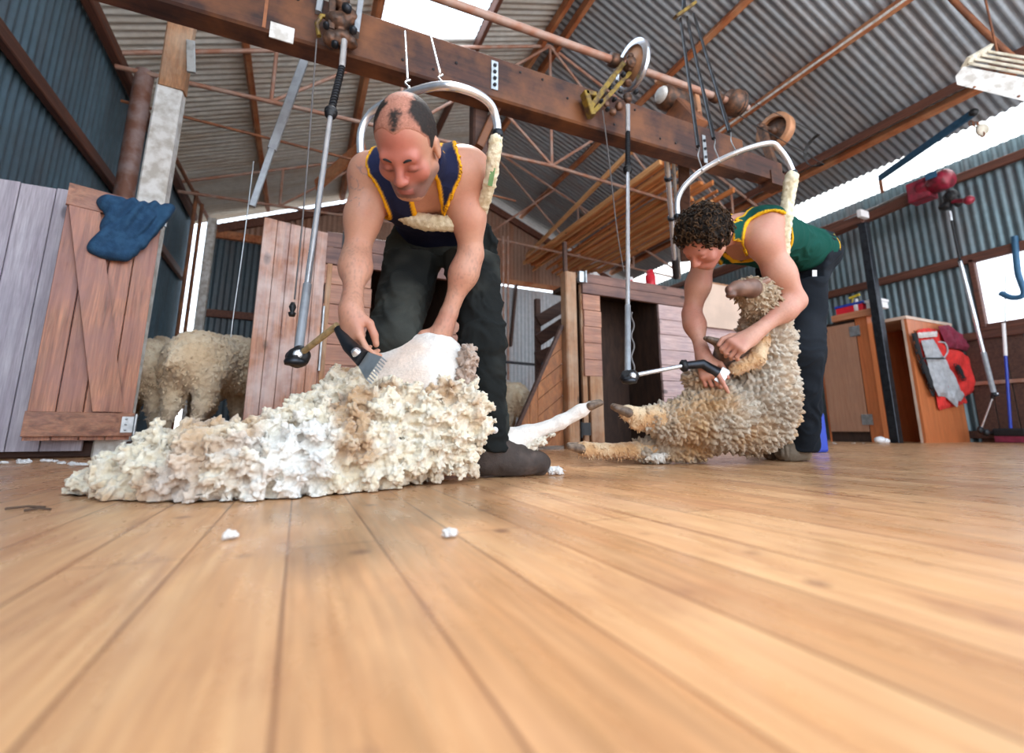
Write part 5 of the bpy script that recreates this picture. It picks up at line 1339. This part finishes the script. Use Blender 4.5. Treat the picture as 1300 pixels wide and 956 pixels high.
# ---------------------------------------------------------------- the curly haired shearer in green
J = dict(head=dep(893, 304, 1.96), neck=dep(937, 291, 2.12), shR=dep(896, 318, 2.24), shL=dep(967, 303, 2.02), elR=dep(878, 398, 2.24), wrR=dep(893, 452, 2.10),
         elL=dep(1010, 382, 2.03), wrL=dep(955, 426, 1.97), pel=dep(1016, 322, 2.42), hipR=dep(985, 345, 2.50), hipL=dep(1022, 345, 2.36), knR=dep(955, 430, 2.42), anR=dep(985, 555, 2.60),
         knL=dep(1022, 448, 2.28), anL=dep(1018, 562, 2.33))
body2 = thing('person', (J['anL'][0], J['anL'][1], 0), 'person with curly brown hair in green and gold singlet holding up an unshorn sheep', 'person')
up_t = nrm(J['neck'] - J['pel']); lat = nrm(J['shL'] - J['shR']); lat = nrm(lat - up_t*np.dot(up_t, lat)); fr = np.cross(up_t, lat)
if fr[2] > 0: fr = -fr
TF = Field(); torso_field(TF, J['neck'], J['pel'], up_t, lat, fr, .98)
B = Field(); torso_field(B, J['neck'], J['pel'], up_t, lat, fr, .98)
arm(B, J['shR'], J['elR'], J['wrR'], 1.0, 1.0); arm(B, J['shL'], J['elL'], J['wrL'], 1.04, 1.1)
yv = -CU*.80 - CR*.45 + CB*.12; zv = -CR*.62 + CU*.42 + CB*.62
HA = frame3(yv, zv); HAx = HA; HC = J['head']
B.c(J['neck'], HC - HA[1]*.03 - HA[2]*.03, .064, .060, .04)
HL = head_field(B, HC, HA, .98)
hand(B, J['wrR'] + nrm(J['wrR'] - J['elR'])*.01, dep(902, 478, 2.04) - J['wrR'], CB*.8 - CR*.6 + CU*.2, CR*.9 + CB*.3, 1.08, (.6, .8, .5), .1, ((.7, .7, -.2), (.95, .2, -.3), (1, .0, -.2)), [(.2, .3, .2), (.7, .8, .5), (.8, .9, .5), (.8, .9, .5)])
hand(B, J['wrL'] + nrm(J['wrL'] - J['elL'])*.01, dep(925, 444, 1.92) - J['wrL'], CB*.8 + CU*.5 - CR*.3, -CR*.6 + CU*.6, 1.10, (.95, 1.1, .6), .04, ((.8, .7, -.1), (.95, .3, -.3), (.9, -.2, -.5)))
G_, lo, h = B.grid(.0048); V, Q = nets(G_, lo, h)
c = skin_cols(V, (.58, .30, .215), (.55, .21, .155)); X = (V - HC) @ HA.T
hd = np.linalg.norm(X - np.array([0, -.01, .02]), axis=1) < .15
c = lerp3(c, c*0 + np.array((.50, .17, .14)), hd*(X[:, 1] > .02)*.6)
for a, b_ in ((J['elR'], J['wrR']), (J['elL'], J['wrL'])):
    d = d_cap(V, a + (b_ - a)*.2, b_, .05, .04) < .02; c = lerp3(c, c*0 + np.array((.42, .18, .13)), d*sst(vnoise(V*260, 5), -.1, .8)*.3)
mesh_np('body', V, Q, 'skin', body2, None, np.clip(c, 0, 1))
# curly hair: a base cap and many small coils
def hm2(X): return np.maximum(np.maximum(X[..., 1] - .055 - np.clip(X[..., 2] - .06, 0, .05)*.6, -.055 - X[..., 2]), np.where((X[..., 1] > .015) & (X[..., 2] < .035), .01, -.02))
V, Q = scalp(HL, .98, 'hair', body2, hm2, None, .016, 5, .005); n_ = vnormals(V, Q)
d1, d2, idv = worley(V*48, 3); V2 = V + n_*((.55 - d1)*.022)[:, None]
hc = lerp3(mix_cols(len(V), (.010, .006, .004)), mix_cols(len(V), (.055, .028, .012)), sst(.6 - d1, .0, .5)*.9)
hr = mesh_np('hair', V2, Q, 'hair', body2, None, hc)
rng = np.random.RandomState(4); mbc = MB()
for i in rng.choice(len(V), 620, replace=False):
    p = V[i] + n_[i]*rng.uniform(.0, .014); u = nrm(np.cross(n_[i], rng.normal(size=3))); w = np.cross(n_[i], u); R_ = rng.uniform(.006, .012); tt = rng.uniform(3.5, 6.0)
    mbc.tube([p + (u*math.cos(a) + w*math.sin(a))*R_ + n_[i]*R_*.25*a*(.3 + .7*(i % 3)/2) for a in np.linspace(0, tt, 9)], .0024, 5, False)
V_ = np.array(mbc.v); cc = lerp3(mix_cols(len(V_), (.010, .006, .004)), mix_cols(len(V_), (.095, .048, .02)), sst(vnoise(V_*90, 8), -.5, .6))
mesh_np('curls', V_, np.array(mbc.f), 'hair', hr, None, cc)
nk = J['neck']
def cuts2(Qp):
    a = .102 - d_cap(Qp, J['shR'] - lat*.04, J['elR'], 0, 0); b_ = .106 - d_cap(Qp, J['shL'] + lat*.035, J['elL'], 0, 0)
    X = Qp - nk; u = X @ up_t; l = X @ lat; f = X @ fr
    scoop = np.where(f > 0, .062 - np.sqrt(l**2 + np.clip(u + .075, -9, 0)**2), .055 - np.sqrt(l**2 + np.clip(u, -9, 0)**2))
    return np.maximum(np.maximum(a, b_), scoop)
hem2 = lambda Qp: -((Qp - J['pel']) @ up_t) - .03
AW = (1.0, 1.04, 1.1)
V, Q = jersey(J, TF, .14, cuts2, hem2, .0055, .009)
V = wrinkle(V, Q, up_t, .008, 11, 41); sd_ = np.minimum(surf_dist(V, Q, cuts2), surf_dist(V, Q, hem2))
cen = sd_[Q].mean(1); tr_ = cen < .018
ck = jc(V, sd_, (.006, .066, .050), (.80, .45, .02), .012)
v_, q_, u_ = split_faces(V, Q, ~tr_); sg = mesh_np('singlet', v_, q_, 'cloth', body2, None, ck[u_])
v_, q_, u_ = split_faces(V + vnormals(V, Q)*(.0025*sst(.015 - sd_, 0, .004))[:, None], Q, tr_); mesh_np('trim', v_, q_, 'cloth', sg, None, ck[u_])
TR = Field(); PE = J['pel']
for q in (1, -1): TR.c(PE + lat*q*.055 + up_t*.03, PE + lat*q*.06 - up_t*.03, .112, .115, .05)
TR.c(J['hipR'], J['knR'], .100, .076, .05); TR.c(J['hipL'], J['knL'], .105, .082, .05)
TR.c(J['knR'], J['anR'] - np.array([0, 0, .02]), .072, .066, .03); TR.c(J['knL'], J['anL'] - np.array([0, 0, .02]), .080, .074, .03)
G_, lo, h = TR.grid(.0065); V, Q = nets(G_, lo, h, lambda Qp: np.maximum(np.where(Qp[..., 2] > PE[2] - .17, ((Qp - PE) @ up_t) - .06, -.05), .05 - Qp[..., 2]))
V = wrinkle(V, Q, (0, .1, 1), .010, 7, 43, .6)
tr2 = mesh_np('trousers', V, Q, 'cloth', body2, None, lerp3(mix_cols(len(V), (.010, .013, .018)), mix_cols(len(V), (.020, .025, .033)), sst(fbm(V*5, 2, 4), -.4, .8)))
a = dep(1014, 382, 2.22); MB().tube([a + (CR*math.cos(q)*1.0 + CU*math.sin(q))*.030 for q in np.linspace(-2.2, 2.2, 14)], .006, 8).build('belt_loop', 'white_plastic', tr2)
a = dep(1034, 343, 2.27); MB().bar(a, a + CU*-.05, .022, .004, CB).build('tag', 'white_plastic', tr2)
sh0 = np.array([J['anL'][0] + .02, J['anL'][1] + .02, 0]); st0 = flr(988, 586)
shoe('shoe', sh0, st0, body2, 1.05, (.16, .125, .09))
shoe('shoe', np.array([J['anR'][0], J['anR'][1], 0]), np.array([J['anR'][0] - .2, J['anR'][1] - .10, 0]), body2, 1.0, (.12, .09, .07))
for k_ in ('shR-shL', 'shR-elR', 'elR-wrR', 'shL-elL', 'elL-wrL', 'neck-pel', 'hipL-knL', 'knL-anL', 'head-neck'):
    a, b_ = k_.split('-'); print('LEN2', k_, round(seg(J[a], J[b_]), 3))
J2 = J
t = thing('handpiece', dep(893, 468, 2.05), 'small black shearing handpiece in the green shearer\'s hand', 'handpiece')
g0, g1, g2 = dep(872, 464, 2.06), dep(892, 462, 2.05), dep(912, 474, 2.03)
MB().tube([g0, g1, g2], [.018, .021, .024], 14).build('barrel', 'dark_steel', t)
MB().lathe(g0, nrm(g0 - g1), [(0, 0), (0, .026), (.02, .028), (.03, .016), (.03, 0)], 14).build('coupling', 'blackened', t)
MB().bar(g2, g2 + (g2 - g1)*.5, .07, .008, CB).build('comb', 'galv', t)
setp(MB().box(flr(1040, 575) + np.array([-.03, 0, 0]), flr(1040, 575) + np.array([.12, .10, .28])).build('oil_bottle', 'blue_plastic', bevel=.02), 'blue plastic bottle standing behind the shoe of the green shearer', 'bottle')
# ---------------------------------------------------------------- sheep and wool
plain('hoof', (.10, .065, .045), .5, 0, .2, 40, (.22, .15, .10), .3)
def shed(V, Q, lumps, seed=1, rnd=False):
    """wool surface: lumps = ((cells per metre, depth), ...); returns moved points and the cell values"""
    n = vnormals(V, Q); out = V.copy(); ids = []
    q0 = V + fbm(V*9, 2, seed)[:, None]*.012
    for i, (f, a) in enumerate(lumps):
        d1, d2, idv = worley(q0*f, seed + i*7); out = out + n*((.30 - (d1*d1*1.5 if rnd else d1 - .18))*a + (idv - .5)*a*.6 - np.exp(-(d2 - d1)/.10)*a*.55)[:, None]; ids.append((d1, d2, idv))
    return out, ids
def locks(V, Q, n, L, R, seed, droop=.4, cols=None, bend=1.0, names=None):
    """short pointed staples of wool scattered over a surface, as one mesh's worth of points"""
    rng = np.random.RandomState(seed); N_ = vnormals(V, Q); idx = rng.choice(len(V), n, replace=len(V) < n)
    vs, fs, cs = [], [], []; k = 5; m = 5; o = 0
    for i in idx:
        p = V[i] - N_[i]*.004; u = nrm(np.cross(N_[i], rng.normal(size=3))); w = np.cross(N_[i], u); l = L*rng.uniform(.6, 1.5); r = R*rng.uniform(.7, 1.4)
        side = u*math.cos(1) + w*math.sin(1); tip = rng.normal(size=3)*.5*bend
        for j in range(m):
            t = j/(m - 1); c = p + N_[i]*l*t*.75 + (side*bend*.5 + tip*.4)*l*t*t + np.array([0, 0, -droop])*l*t*t; rr = r*(.55, 1.0, 1.0, .8, .25)[j]
            for q in range(k):
                a = 2*math.pi*q/k; vs.append(c + (u*math.cos(a) + w*math.sin(a))*rr)
            cs += [cols[i]*(1 if cols is not None else 1)]*k
        for j in range(m - 1):
            for q in range(k): fs.append((o + j*k + q, o + j*k + (q + 1) % k, o + (j + 1)*k + (q + 1) % k, o + (j + 1)*k + q))
        o += k*m
    return np.array(vs), np.array(fs), np.array(cs)
def clump(F, n, r0, r1, seed, k=.006, keep=None, flat=.8, out=.3):
    """grow rounded staples of wool out of a smooth shape"""
    rng = np.random.RandomState(seed); G_, lo, h = F.grid(.014); V, Q = nets(G_, lo, h); N_ = vnormals(V, Q)
    if keep is not None: m = keep(V); V, N_ = V[m], N_[m]
    for i in rng.choice(len(V), n, replace=len(V) < n):
        r = r0 + (r1 - r0)*rng.rand()**1.6; a = nrm(N_[i] + rng.normal(size=3)*.35 + np.array([0, 0, -.15])); b = nrm(np.cross(a, rng.normal(size=3))); c = np.cross(a, b)
        p = V[i] + rng.normal(size=3)*.006
        F.e(p + N_[i]*r*out, (r*rng.uniform(.9, 1.5), r*rng.uniform(.7, 1.1), r*rng.uniform(.5, .9)), np.array([a, b, c]), k)
    return F
def wool_mesh(name, F, h, mat, parent, lumps, colfn, seed, nl=0, L=.02, R=.005, relax_it=1, droop=.4, floor=False, base=None, ex=None, rnd=False):
    G_, lo, h = F.grid(h); V, Q = nets(G_, lo, h, ex); V2, ids = shed(V, Q, lumps, seed, rnd); V2 = relax(V2, Q, relax_it, .35)
    if floor: V2[:, 2] = np.maximum(V2[:, 2], .003)
    C = np.clip(colfn(V2, ids), 0, 1)
    if nl:
        a, b_, c = locks(V2, Q, nl, L, R, seed + 50, droop, C)
        if floor: a[:, 2] = np.maximum(a[:, 2], .002)
        Q = np.concatenate([Q, b_ + len(V2)]); V2 = np.concatenate([V2, a]); C = np.concatenate([C, c])
    return mesh_np(name, V2, Q, mat, parent, base, C)
def hoof(A_, d, up, s, parent, name='hoof'):
    d = nrm(d); sd = nrm(np.cross(d, up)); u = np.cross(sd, d); F = Field()
    for q in (1, -1): F.c(A_ + sd*q*.013*s, A_ + d*.038*s + sd*q*.013*s - u*.004*s, .0155*s, .010*s, .004)
    G_, lo, h = F.grid(.0035); V, Q = nets(G_, lo, h); return mesh_np(name, V, Q, 'hoof', parent)

# --- the sheep being shorn: smooth white back showing above the fleece
sA = thing('sheep', flr(560, 600), 'freshly shorn white sheep lying under its fleece between the shearer\'s legs', 'sheep')
F = Field()
F.e(dep(520, 506, 1.53), (.185, .15, .20), None, .06); F.e(dep(552, 498, 1.50), (.125, .12, .195), None, .06); F.e(dep(548, 555, 1.53), (.17, .15, .12), None, .06)
F.c(dep(590, 565, 1.56), dep(640, 565, 1.60), .085, .055, .05); F.c(dep(640, 565, 1.60), dep(668, 553, 1.62), .050, .034, .03)
F.c(dep(668, 553, 1.62), dep(712, 536, 1.64), .032, .021, .02); F.c(dep(712, 536, 1.64), dep(738, 521, 1.65), .020, .024, .02); F.c(dep(738, 521, 1.65), dep(749, 515, 1.65), .022, .015, .01)
G_, lo, h = F.grid(.006); V, Q = nets(G_, lo, h); V[:, 2] = np.maximum(V[:, 2], .003); n_ = vnormals(V, Q)
V = V + n_*(fbm(V*34, 3, 7)*.0022 + np.abs(vnoise(V*np.array([12, 12, 70]), 9))*.0022)[:, None]
cA = lerp3(mix_cols(len(V), (.93, .88, .82)), mix_cols(len(V), (.88, .70, .58)), sst(fbm(V*7, 3, 5), -.3, 1.1))
mesh_np('body', V, Q, 'wool', sA, None, cA)
hoof(dep(749, 515, 1.65), CR*.8 + CU*.35, CU, 1.0, sA)
F = Field(); 
for p_ in ((652, 572, .035), (668, 570, .030), (680, 562, .020), (700, 552, .012), (690, 560, .014), (640, 580, .03), (660, 582, .025)): F.e(dep(p_[0], p_[1], 1.60), (p_[2],)*3, None, .02)
tan_white = lambda a=(.86, .78, .64), b_=(.60, .38, .20), f=14, s_=3: (lambda V, ids: lerp3(mix_cols(len(V), a), mix_cols(len(V), b_), sst(fbm(V*f, 3, s_), -.2, .9)))
wool_mesh('leg_wool', F, .005, 'wool', sA, ((45, .012), (110, .006)), tan_white(), 5, 120, .008, .004)
F = Field(); F.e(dep(594, 455, 1.44), (.028, .035, .05), None, .02); F.e(dep(589, 478, 1.43), (.03, .03, .04), None, .02)
wool_mesh('topknot', F, .005, 'wool', sA, ((50, .018), (110, .010)), tan_white((.55, .42, .34), (.25, .15, .11), 30), 8, 120, .008, .004)

# --- the fleece
F = Field()
for px, py, d, r in ((124, 622, 1.13, (.040, .025, .012)), (150, 613, 1.13, (.06, .06, .04)), (185, 604, 1.13, (.075, .09, .062)), (232, 600, 1.11, (.095, .11, .070)), (292, 598, 1.10, (.11, .12, .074)), (355, 594, 1.15, (.12, .13, .080)),
                     (410, 580, 1.22, (.12, .13, .10)), (440, 560, 1.28, (.11, .12, .11)), (470, 554, 1.33, (.12, .11, .11)), (455, 520, 1.36, (.07, .08, .09)), (505, 538, 1.36, (.12, .10, .105)), (548, 538, 1.39, (.11, .09, .105)),
                     (500, 532, 1.40, (.09, .07, .06)), (462, 518, 1.40, (.045, .06, .045)), (550, 530, 1.40, (.09, .06, .06)), (580, 518, 1.41, (.04, .06, .085)), (585, 545, 1.42, (.055, .06, .07)), (600, 551, 1.42, (.035, .04, .03)), (590, 522, 1.43, (.035, .05, .06)), (578, 572, 1.41, (.05, .05, .05)), (540, 575, 1.34, (.10, .08, .05)), (470, 590, 1.26, (.12, .10, .05)),
                     (430, 497, 1.40, (.04, .05, .045)), (395, 545, 1.28, (.09, .08, .06)), (250, 576, 1.17, (.09, .08, .05)), (330, 570, 1.20, (.10, .08, .05))):
    F.e(dep(px, py, d), r, None, .045)
def fleece_col(V, ids):
    n = len(V); c = lerp3(mix_cols(n, (.95, .88, .74)), mix_cols(n, (.90, .77, .56)), ids[0][2])
    c = lerp3(c, mix_cols(n, (.58, .35, .18)), sst(fbm(V*8 + 3, 3, 12), .05, .75)*.85)
    c = lerp3(c, mix_cols(n, (.50, .42, .36)), sst(fbm(V*17, 2, 15), .45, 1.1)*.5)
    c = lerp3(c, mix_cols(n, (.96, .95, .93)), sst(fbm(V*5 + 9, 2, 18), .1, .9)*.7)
    return c
clump(F, 1500, .009, .030, 3, .005)
fl_ = wool_mesh('fleece', F, .0045, 'wool', None, ((60, .009), (120, .006)), fleece_col, 21, 500, .005, .0035, 1, .1, True, rnd=True)
setp(fl_, 'thick cream fleece heaped on the floor and over the shorn sheep', 'fleece')
# grey shaded belly wool by the shoe is part of the shorn sheep; loose fluffs on the floor
def fluff(px, py, w, hgt, seed, label):
    p = flr(px, py); F = Field(); rng = np.random.RandomState(seed)
    for _ in range(6): F.e(p + np.array([rng.uniform(-w, w)*.6, rng.uniform(-w, w)*.4, hgt*.5]), (w*rng.uniform(.3, .5), w*rng.uniform(.3, .5), hgt*.5), None, .005)
    o = wool_mesh('wool_tuft', F, max(.0012, w/14), 'wool', None, ((150, .004),), lambda V, ids: mix_cols(len(V), (.93, .91, .88)), seed, 60, w*.35, w*.05, 0, .4, True, p)
    setp(o, label, 'wool tuft')
fluff(292, 685, .014, .010, 1, 'small white wool tuft on the bare floor below the fleece')
fluff(571, 682, .013, .012, 2, 'small white wool tuft on the bare floor in front of the shoe')
fluff(706, 603, .035, .028, 3, 'white wool tuft against the toe of the brown shoe')
rng = np.random.RandomState(9)
for i in range(14):
    px = rng.uniform(2, 165); py = 588 + rng.uniform(-2, 5); p = flr(px, py)
    F = Field(); F.e(p + np.array([0, 0, .008]), (rng.uniform(.01, .03), .012, .009), None, .01)
    o = wool_mesh('wool_scrap', F, .004, 'wool', None, ((90, .006),), lambda V, ids: mix_cols(len(V), (.85, .84, .84)), 30 + i, 0, base=p, floor=True)
    setp(o, 'tiny pale wool scrap lying along the foot of the braced gate', 'wool scrap', 'wool scraps below the gates')
for i in range(10):
    px = rng.uniform(1045, 1125) if i < 6 else rng.uniform(655, 715); py = 562 + rng.uniform(0, 3) if i < 6 else rng.uniform(562, 575); p = flr(px, py)
    F = Field(); F.e(p + np.array([0, 0, .006]), (rng.uniform(.02, .05), .015, .008), None, .01)
    o = wool_mesh('dirt_scrap', F, .006, 'wool', None, ((60, .006),), lambda V, ids: mix_cols(len(V), (.45, .36, .30)), 60 + i, 0, base=p, floor=True)
    setp(o, 'tiny brown wool scrap lying below the closed cupboard door' if i < 6 else 'tiny brown wool scrap lying before the sloping board panel', 'wool scrap', 'scraps below the cupboard door' if i < 6 else 'scraps before the sloping panel')
for i, (px, py, l) in enumerate(((6, 648, .06), (30, 650, .04))):
    p = flr(px, py); setp(MB().tube([p + np.array([0, 0, .003]), p + np.array([l*.5, .003, .005]), p + np.array([l, -.004, .003])], .0022, 6).build('twig', 'twig'), ('longer' if i == 0 else 'shorter') + ' dark twig on the floor at the edge of the boards', 'twig')

# --- unshorn sheep held by the shearer in green
sB = thing('sheep', flr(950, 588), 'unshorn tan sheep sitting on its rump against the curly haired shearer', 'sheep')
F = Field()
F.e(dep(950, 528, 2.24), (.235, .20, .185), None, .06); F.e(dep(915, 525, 2.18), (.20, .17, .165), None, .06); F.e(dep(965, 492, 2.22), (.175, .16, .19), None, .06)
F.c(dep(965, 500, 2.20), dep(972, 430, 2.16), .165, .120, .05); F.c(dep(972, 430, 2.16), dep(968, 392, 2.12), .110, .085, .05)
F.e(dep(890, 480, 2.15), (.085, .08, .055), None, .04)
F.c(dep(905, 530, 2.14), dep(852, 536, 2.10), .15, .098, .06); F.c(dep(855, 535, 2.10), dep(822, 533, 2.06), .092, .062, .03)
F.c(dep(880, 568, 2.20), dep(815, 571, 2.16), .085, .060, .04); F.e(dep(842, 562, 2.18), (.07, .06, .05), None, .03)
def colB(V, ids):
    n = len(V); c = lerp3(mix_cols(n, (.62, .53, .42)), mix_cols(n, (.44, .35, .26)), ids[0][2])
    c = lerp3(c, mix_cols(n, (.60, .34, .13)), sst(fbm(V*5, 3, 2), -.25, .8)*.75)
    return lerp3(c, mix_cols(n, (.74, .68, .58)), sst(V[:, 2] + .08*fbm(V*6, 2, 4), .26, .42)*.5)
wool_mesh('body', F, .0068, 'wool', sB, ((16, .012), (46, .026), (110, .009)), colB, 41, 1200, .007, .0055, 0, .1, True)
tanleg = lambda V, ids: lerp3(mix_cols(len(V), (.62, .36, .17)), mix_cols(len(V), (.80, .60, .38)), sst(fbm(V*16, 3, 7), -.5, .8))
F = Field(); F.c(dep(836, 530, 2.07), dep(812, 530, 2.04), .060, .044, .03); F.c(dep(812, 531, 2.04), dep(797, 524, 2.02), .042, .036, .02); F.c(dep(805, 541, 2.02), dep(812, 542, 2.03), .016, .018, .015)
wool_mesh('leg', F, .005, 'wool', sB, ((120, .004),), tanleg, 43, 300, .010, .003)
hoof(dep(796, 523, 2.02), -CR*.9 + CU*.45, CU, 1.5, sB)
F = Field(); F.c(dep(826, 571, 2.16), dep(770, 572, 2.10), .045, .030, .03); F.c(dep(770, 572, 2.10), dep(741, 570, 2.07), .030, .034, .02)
wool_mesh('leg', F, .005, 'wool', sB, ((120, .004),), tanleg, 44, 420, .012, .003, floor=True)
hoof(dep(738, 569, 2.07), -CR*.95 + CU*.25, CU, 1.4, sB)
F = Field(); F.c(dep(832, 583, 2.10), dep(846, 578, 2.12), .020, .016, .01); F.c(dep(822, 582, 2.10), dep(834, 580, 2.10), .012, .02, .01)
wool_mesh('tail', F, .005, 'wool', sB, ((100, .006),), tan_white((.85, .82, .76), (.70, .60, .48)), 45, 60, .012, .004, floor=True)
# forelegs
F = Field(); F.c(dep(966, 430, 2.08), dep(960, 456, 2.03), .045, .034, .03); F.c(dep(960, 456, 2.03), dep(934, 468, 2.02), .034, .030, .02)
wool_mesh('foreleg', F, .005, 'wool', sB, ((110, .005),), tanleg, 46, 200, .010, .003)
F = Field(); F.c(dep(945, 450, 2.08), dep(922, 452, 2.06), .04, .03, .03); F.c(dep(922, 452, 2.06), dep(911, 436, 2.05), .030, .022, .02); F.c(dep(915, 470, 2.12), dep(918, 440, 2.10), .05, .035, .03)
greyleg = lambda V, ids: lerp3(mix_cols(len(V), (.16, .10, .075)), mix_cols(len(V), (.26, .20, .16)), sst(fbm(V*20, 3, 7), -.5, .8))
wool_mesh('foreleg', F, .005, 'wool', sB, ((120, .003),), greyleg, 47, 0)
hoof(dep(909, 434, 2.04), -CR*.8 + CU*.4, CU, 1.1, sB)
# head under the shearer's chest, muzzle to the side
F = Field(); F.c(dep(968, 395, 2.10), dep(962, 375, 2.04), .080, .078, .04); F.c(dep(962, 375, 2.04), dep(950, 368, 2.02), .074, .055, .03)
wool_mesh('neck_wool', F, .006, 'wool', sB, ((30, .016), (80, .012)), lambda V, ids: lerp3(mix_cols(len(V), (.60, .48, .34)), mix_cols(len(V), (.40, .28, .17)), ids[0][2]), 48, 700, .016, .005)
F = Field(); F.c(dep(954, 366, 1.98), dep(936, 366, 1.95), .043, .029, .03); F.c(dep(936, 366, 1.95), dep(927, 368, 1.94), .029, .021, .02); F.e(dep(928, 375, 1.93), (.022, .02, .012), None, .01)
F.e(dep(947, 359, 1.94), (.012, .012, .010), None, .01)
G_, lo, h = F.grid(.0045); V, Q = nets(G_, lo, h); c = lerp3(mix_cols(len(V), (.13, .065, .045)), mix_cols(len(V), (.22, .12, .085)), sst(fbm(V*20, 3, 3), -.4, .8))
dn = np.linalg.norm(V - dep(927, 366, 1.91), axis=1); c = lerp3(c, c*0 + np.array((.42, .22, .18)), sst(.02 - dn, 0, .012))
hd_ = mesh_np('head', V, Q, 'skin', sB, None, c)
MB().ball(dep(945, 362, 1.935), .008, 10).build('eye', 'black_rubber', hd_)
F = Field(); F.c(dep(960, 364, 2.0), dep(975, 356, 1.98), .02, .012, .01); G_, lo, h = F.grid(.0045); V, Q = nets(G_, lo, h); mesh_np('ear', V, Q, 'skin', hd_, None, mix_cols(len(V), (.34, .20, .15)))

# --- penned sheep
def pen_sheep(label, base, heading, s=1.0, seed=1, tone=0):
    hx_, hy_ = math.cos(heading), math.sin(heading); f = np.array([hx_, hy_, 0]); l = np.array([-hy_, hx_, 0]); b = np.array([base[0], base[1], 0.0])
    P = lambda a, c, z: b + (f*a + l*c)*s + np.array([0, 0, z*s])
    t = thing('sheep', b, label, 'sheep'); F = Field(); A = np.array([f, l, [0, 0, 1]])
    F.e(P(-.22, 0, .60), np.array((.26, .215, .215))*s, A, .06); F.e(P(.10, 0, .62), np.array((.34, .23, .225))*s, A, .06); F.e(P(.38, 0, .66), np.array((.20, .18, .20))*s, A, .06)
    F.c(P(.48, 0, .72), P(.66, 0, .86), .13*s, .10*s, .05); F.e(P(.66, 0, .90), np.array((.11, .09, .09))*s, A, .04)
    for c in (.11, -.11):
        F.c(P(-.30, c, .52), P(-.30, c*.95, .32), .115*s, .065*s, .05); F.c(P(-.30, c*.95, .32), P(-.34, c*.95, .22), .060*s, .042*s, .03)
        F.c(P(.34, c, .48), P(.34, c*.9, .24), .085*s, .045*s, .04)
    F.c(P(-.46, 0, .62), P(-.50, 0, .54), .04*s, .025*s, .03)
    def col(V, ids):
        n = len(V); c = lerp3(mix_cols(n, (.92, .77, .56)), mix_cols(n, (.80, .62, .42)), ids[0][2])
        c = lerp3(c, mix_cols(n, (.84, .60, .36)), sst(fbm(V*6, 3, seed), -.3, .8)*.6)
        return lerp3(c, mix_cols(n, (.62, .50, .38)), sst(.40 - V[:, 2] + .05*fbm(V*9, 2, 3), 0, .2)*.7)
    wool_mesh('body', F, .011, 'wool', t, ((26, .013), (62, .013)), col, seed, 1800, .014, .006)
    for a0_ in (-.34, .34):
        for c in (.105, -.105):
            F = Field(); F.c(P(a0_, c, .26), P(a0_ + (.02 if a0_ < 0 else 0), c, .05), .036*s, .024*s, .02)
            wool_mesh('leg', F, .008, 'wool', t, ((60, .003),), lambda V, ids: mix_cols(len(V), (.50, .38, .26)), seed, 0)
            MB().lathe(P(a0_ + .02, c, 0), (0, 0, 1), [(0, 0), (0, .034*s), (.05*s, .024*s), (.055*s, 0)], 10).build('hoof', 'hoof', t)
    F = Field(); F.c(P(.68, 0, .88), P(.84, 0, .78), .062*s, .036*s, .03); F.e(P(.86, 0, .77), np.array((.03, .03, .028))*s, A, .02)
    hd_ = wool_mesh('head', F, .007, 'wool', t, ((90, .002),), lambda V, ids: mix_cols(len(V), (.62, .50, .40)), seed, 0)
    for q in (1, -1):
        MB().tube([P(.66, q*.06, .92), P(.64, q*.12, .91), P(.62, q*.16, .88)], [.022*s, .026*s, .010*s], 8).build('ear', 'pale_cloth', hd_)
        MB().ball(P(.74, q*.050, .87), .010*s, 8).build('eye', 'black_rubber', hd_)
    return t
def pen_at(label, px, y, hd_, s_, seed):
    r0_ = onY(px, 480, y); pen_sheep(label, (r0_[0] + .30*math.cos(hd_)*s_, y + .30*math.sin(hd_)*s_), hd_, s_, seed)
pen_at('tan sheep standing rump first in the pen beside the plain gate', 243, 3.85, math.radians(62), 1.06, 71)
pen_at('tan sheep half hidden behind the braced gate', 180, 3.98, math.radians(98), .98, 72)
pen_at('pale sheep whose back shows above the two rumps in the pen', 262, 5.2, math.radians(30), 1.12, 73)
pen_at('cream sheep seen between the shearer\'s leg and the sloping panel', 655, 4.5, math.radians(80), .82, 74)
# ================================================================ light
wd = bpy.data.worlds.new('sky'); scene.world = wd; wd.use_nodes = True
nt = wd.node_tree; bg = nt.nodes['Background']
tc = N(nt, 'ShaderNodeTexCoord'); sx = N(nt, 'ShaderNodeSeparateXYZ'); nt.links.new(tc.outputs['Generated'], sx.inputs[0])
nt.links.new(ramp(nt, sx.outputs[2], [(.0, (.95, .93, .95)), (.08, (.92, .95, 1.0)), (.6, (.66, .83, 1.0))]), bg.inputs[0])
bg.inputs[1].default_value = 3.9
sd = bpy.data.lights.new('sun', 'SUN'); sd.energy = 5.0; sd.angle = math.radians(7); sd.color = (1, .96, .9)
so = bpy.data.objects.new('sun', sd); COL.objects.link(so)
so.rotation_euler = Vector((-.55, -1.95, -4.35)).to_track_quat('-Z', 'Y').to_euler()
so.location = (1, 4, 9)
scene.view_settings.view_transform = 'Standard'; scene.view_settings.look = 'None'
scene.view_settings.exposure = 0.0; scene.view_settings.gamma = 1; scene.view_settings.use_curve_mapping = False
scene.cycles.use_denoising = True
scene.cycles.max_bounces = 8; scene.cycles.transparent_max_bounces = 8
scene.cycles.caustics_reflective = False; scene.cycles.caustics_refractive = False
scene.cycles.sample_clamp_indirect = 6
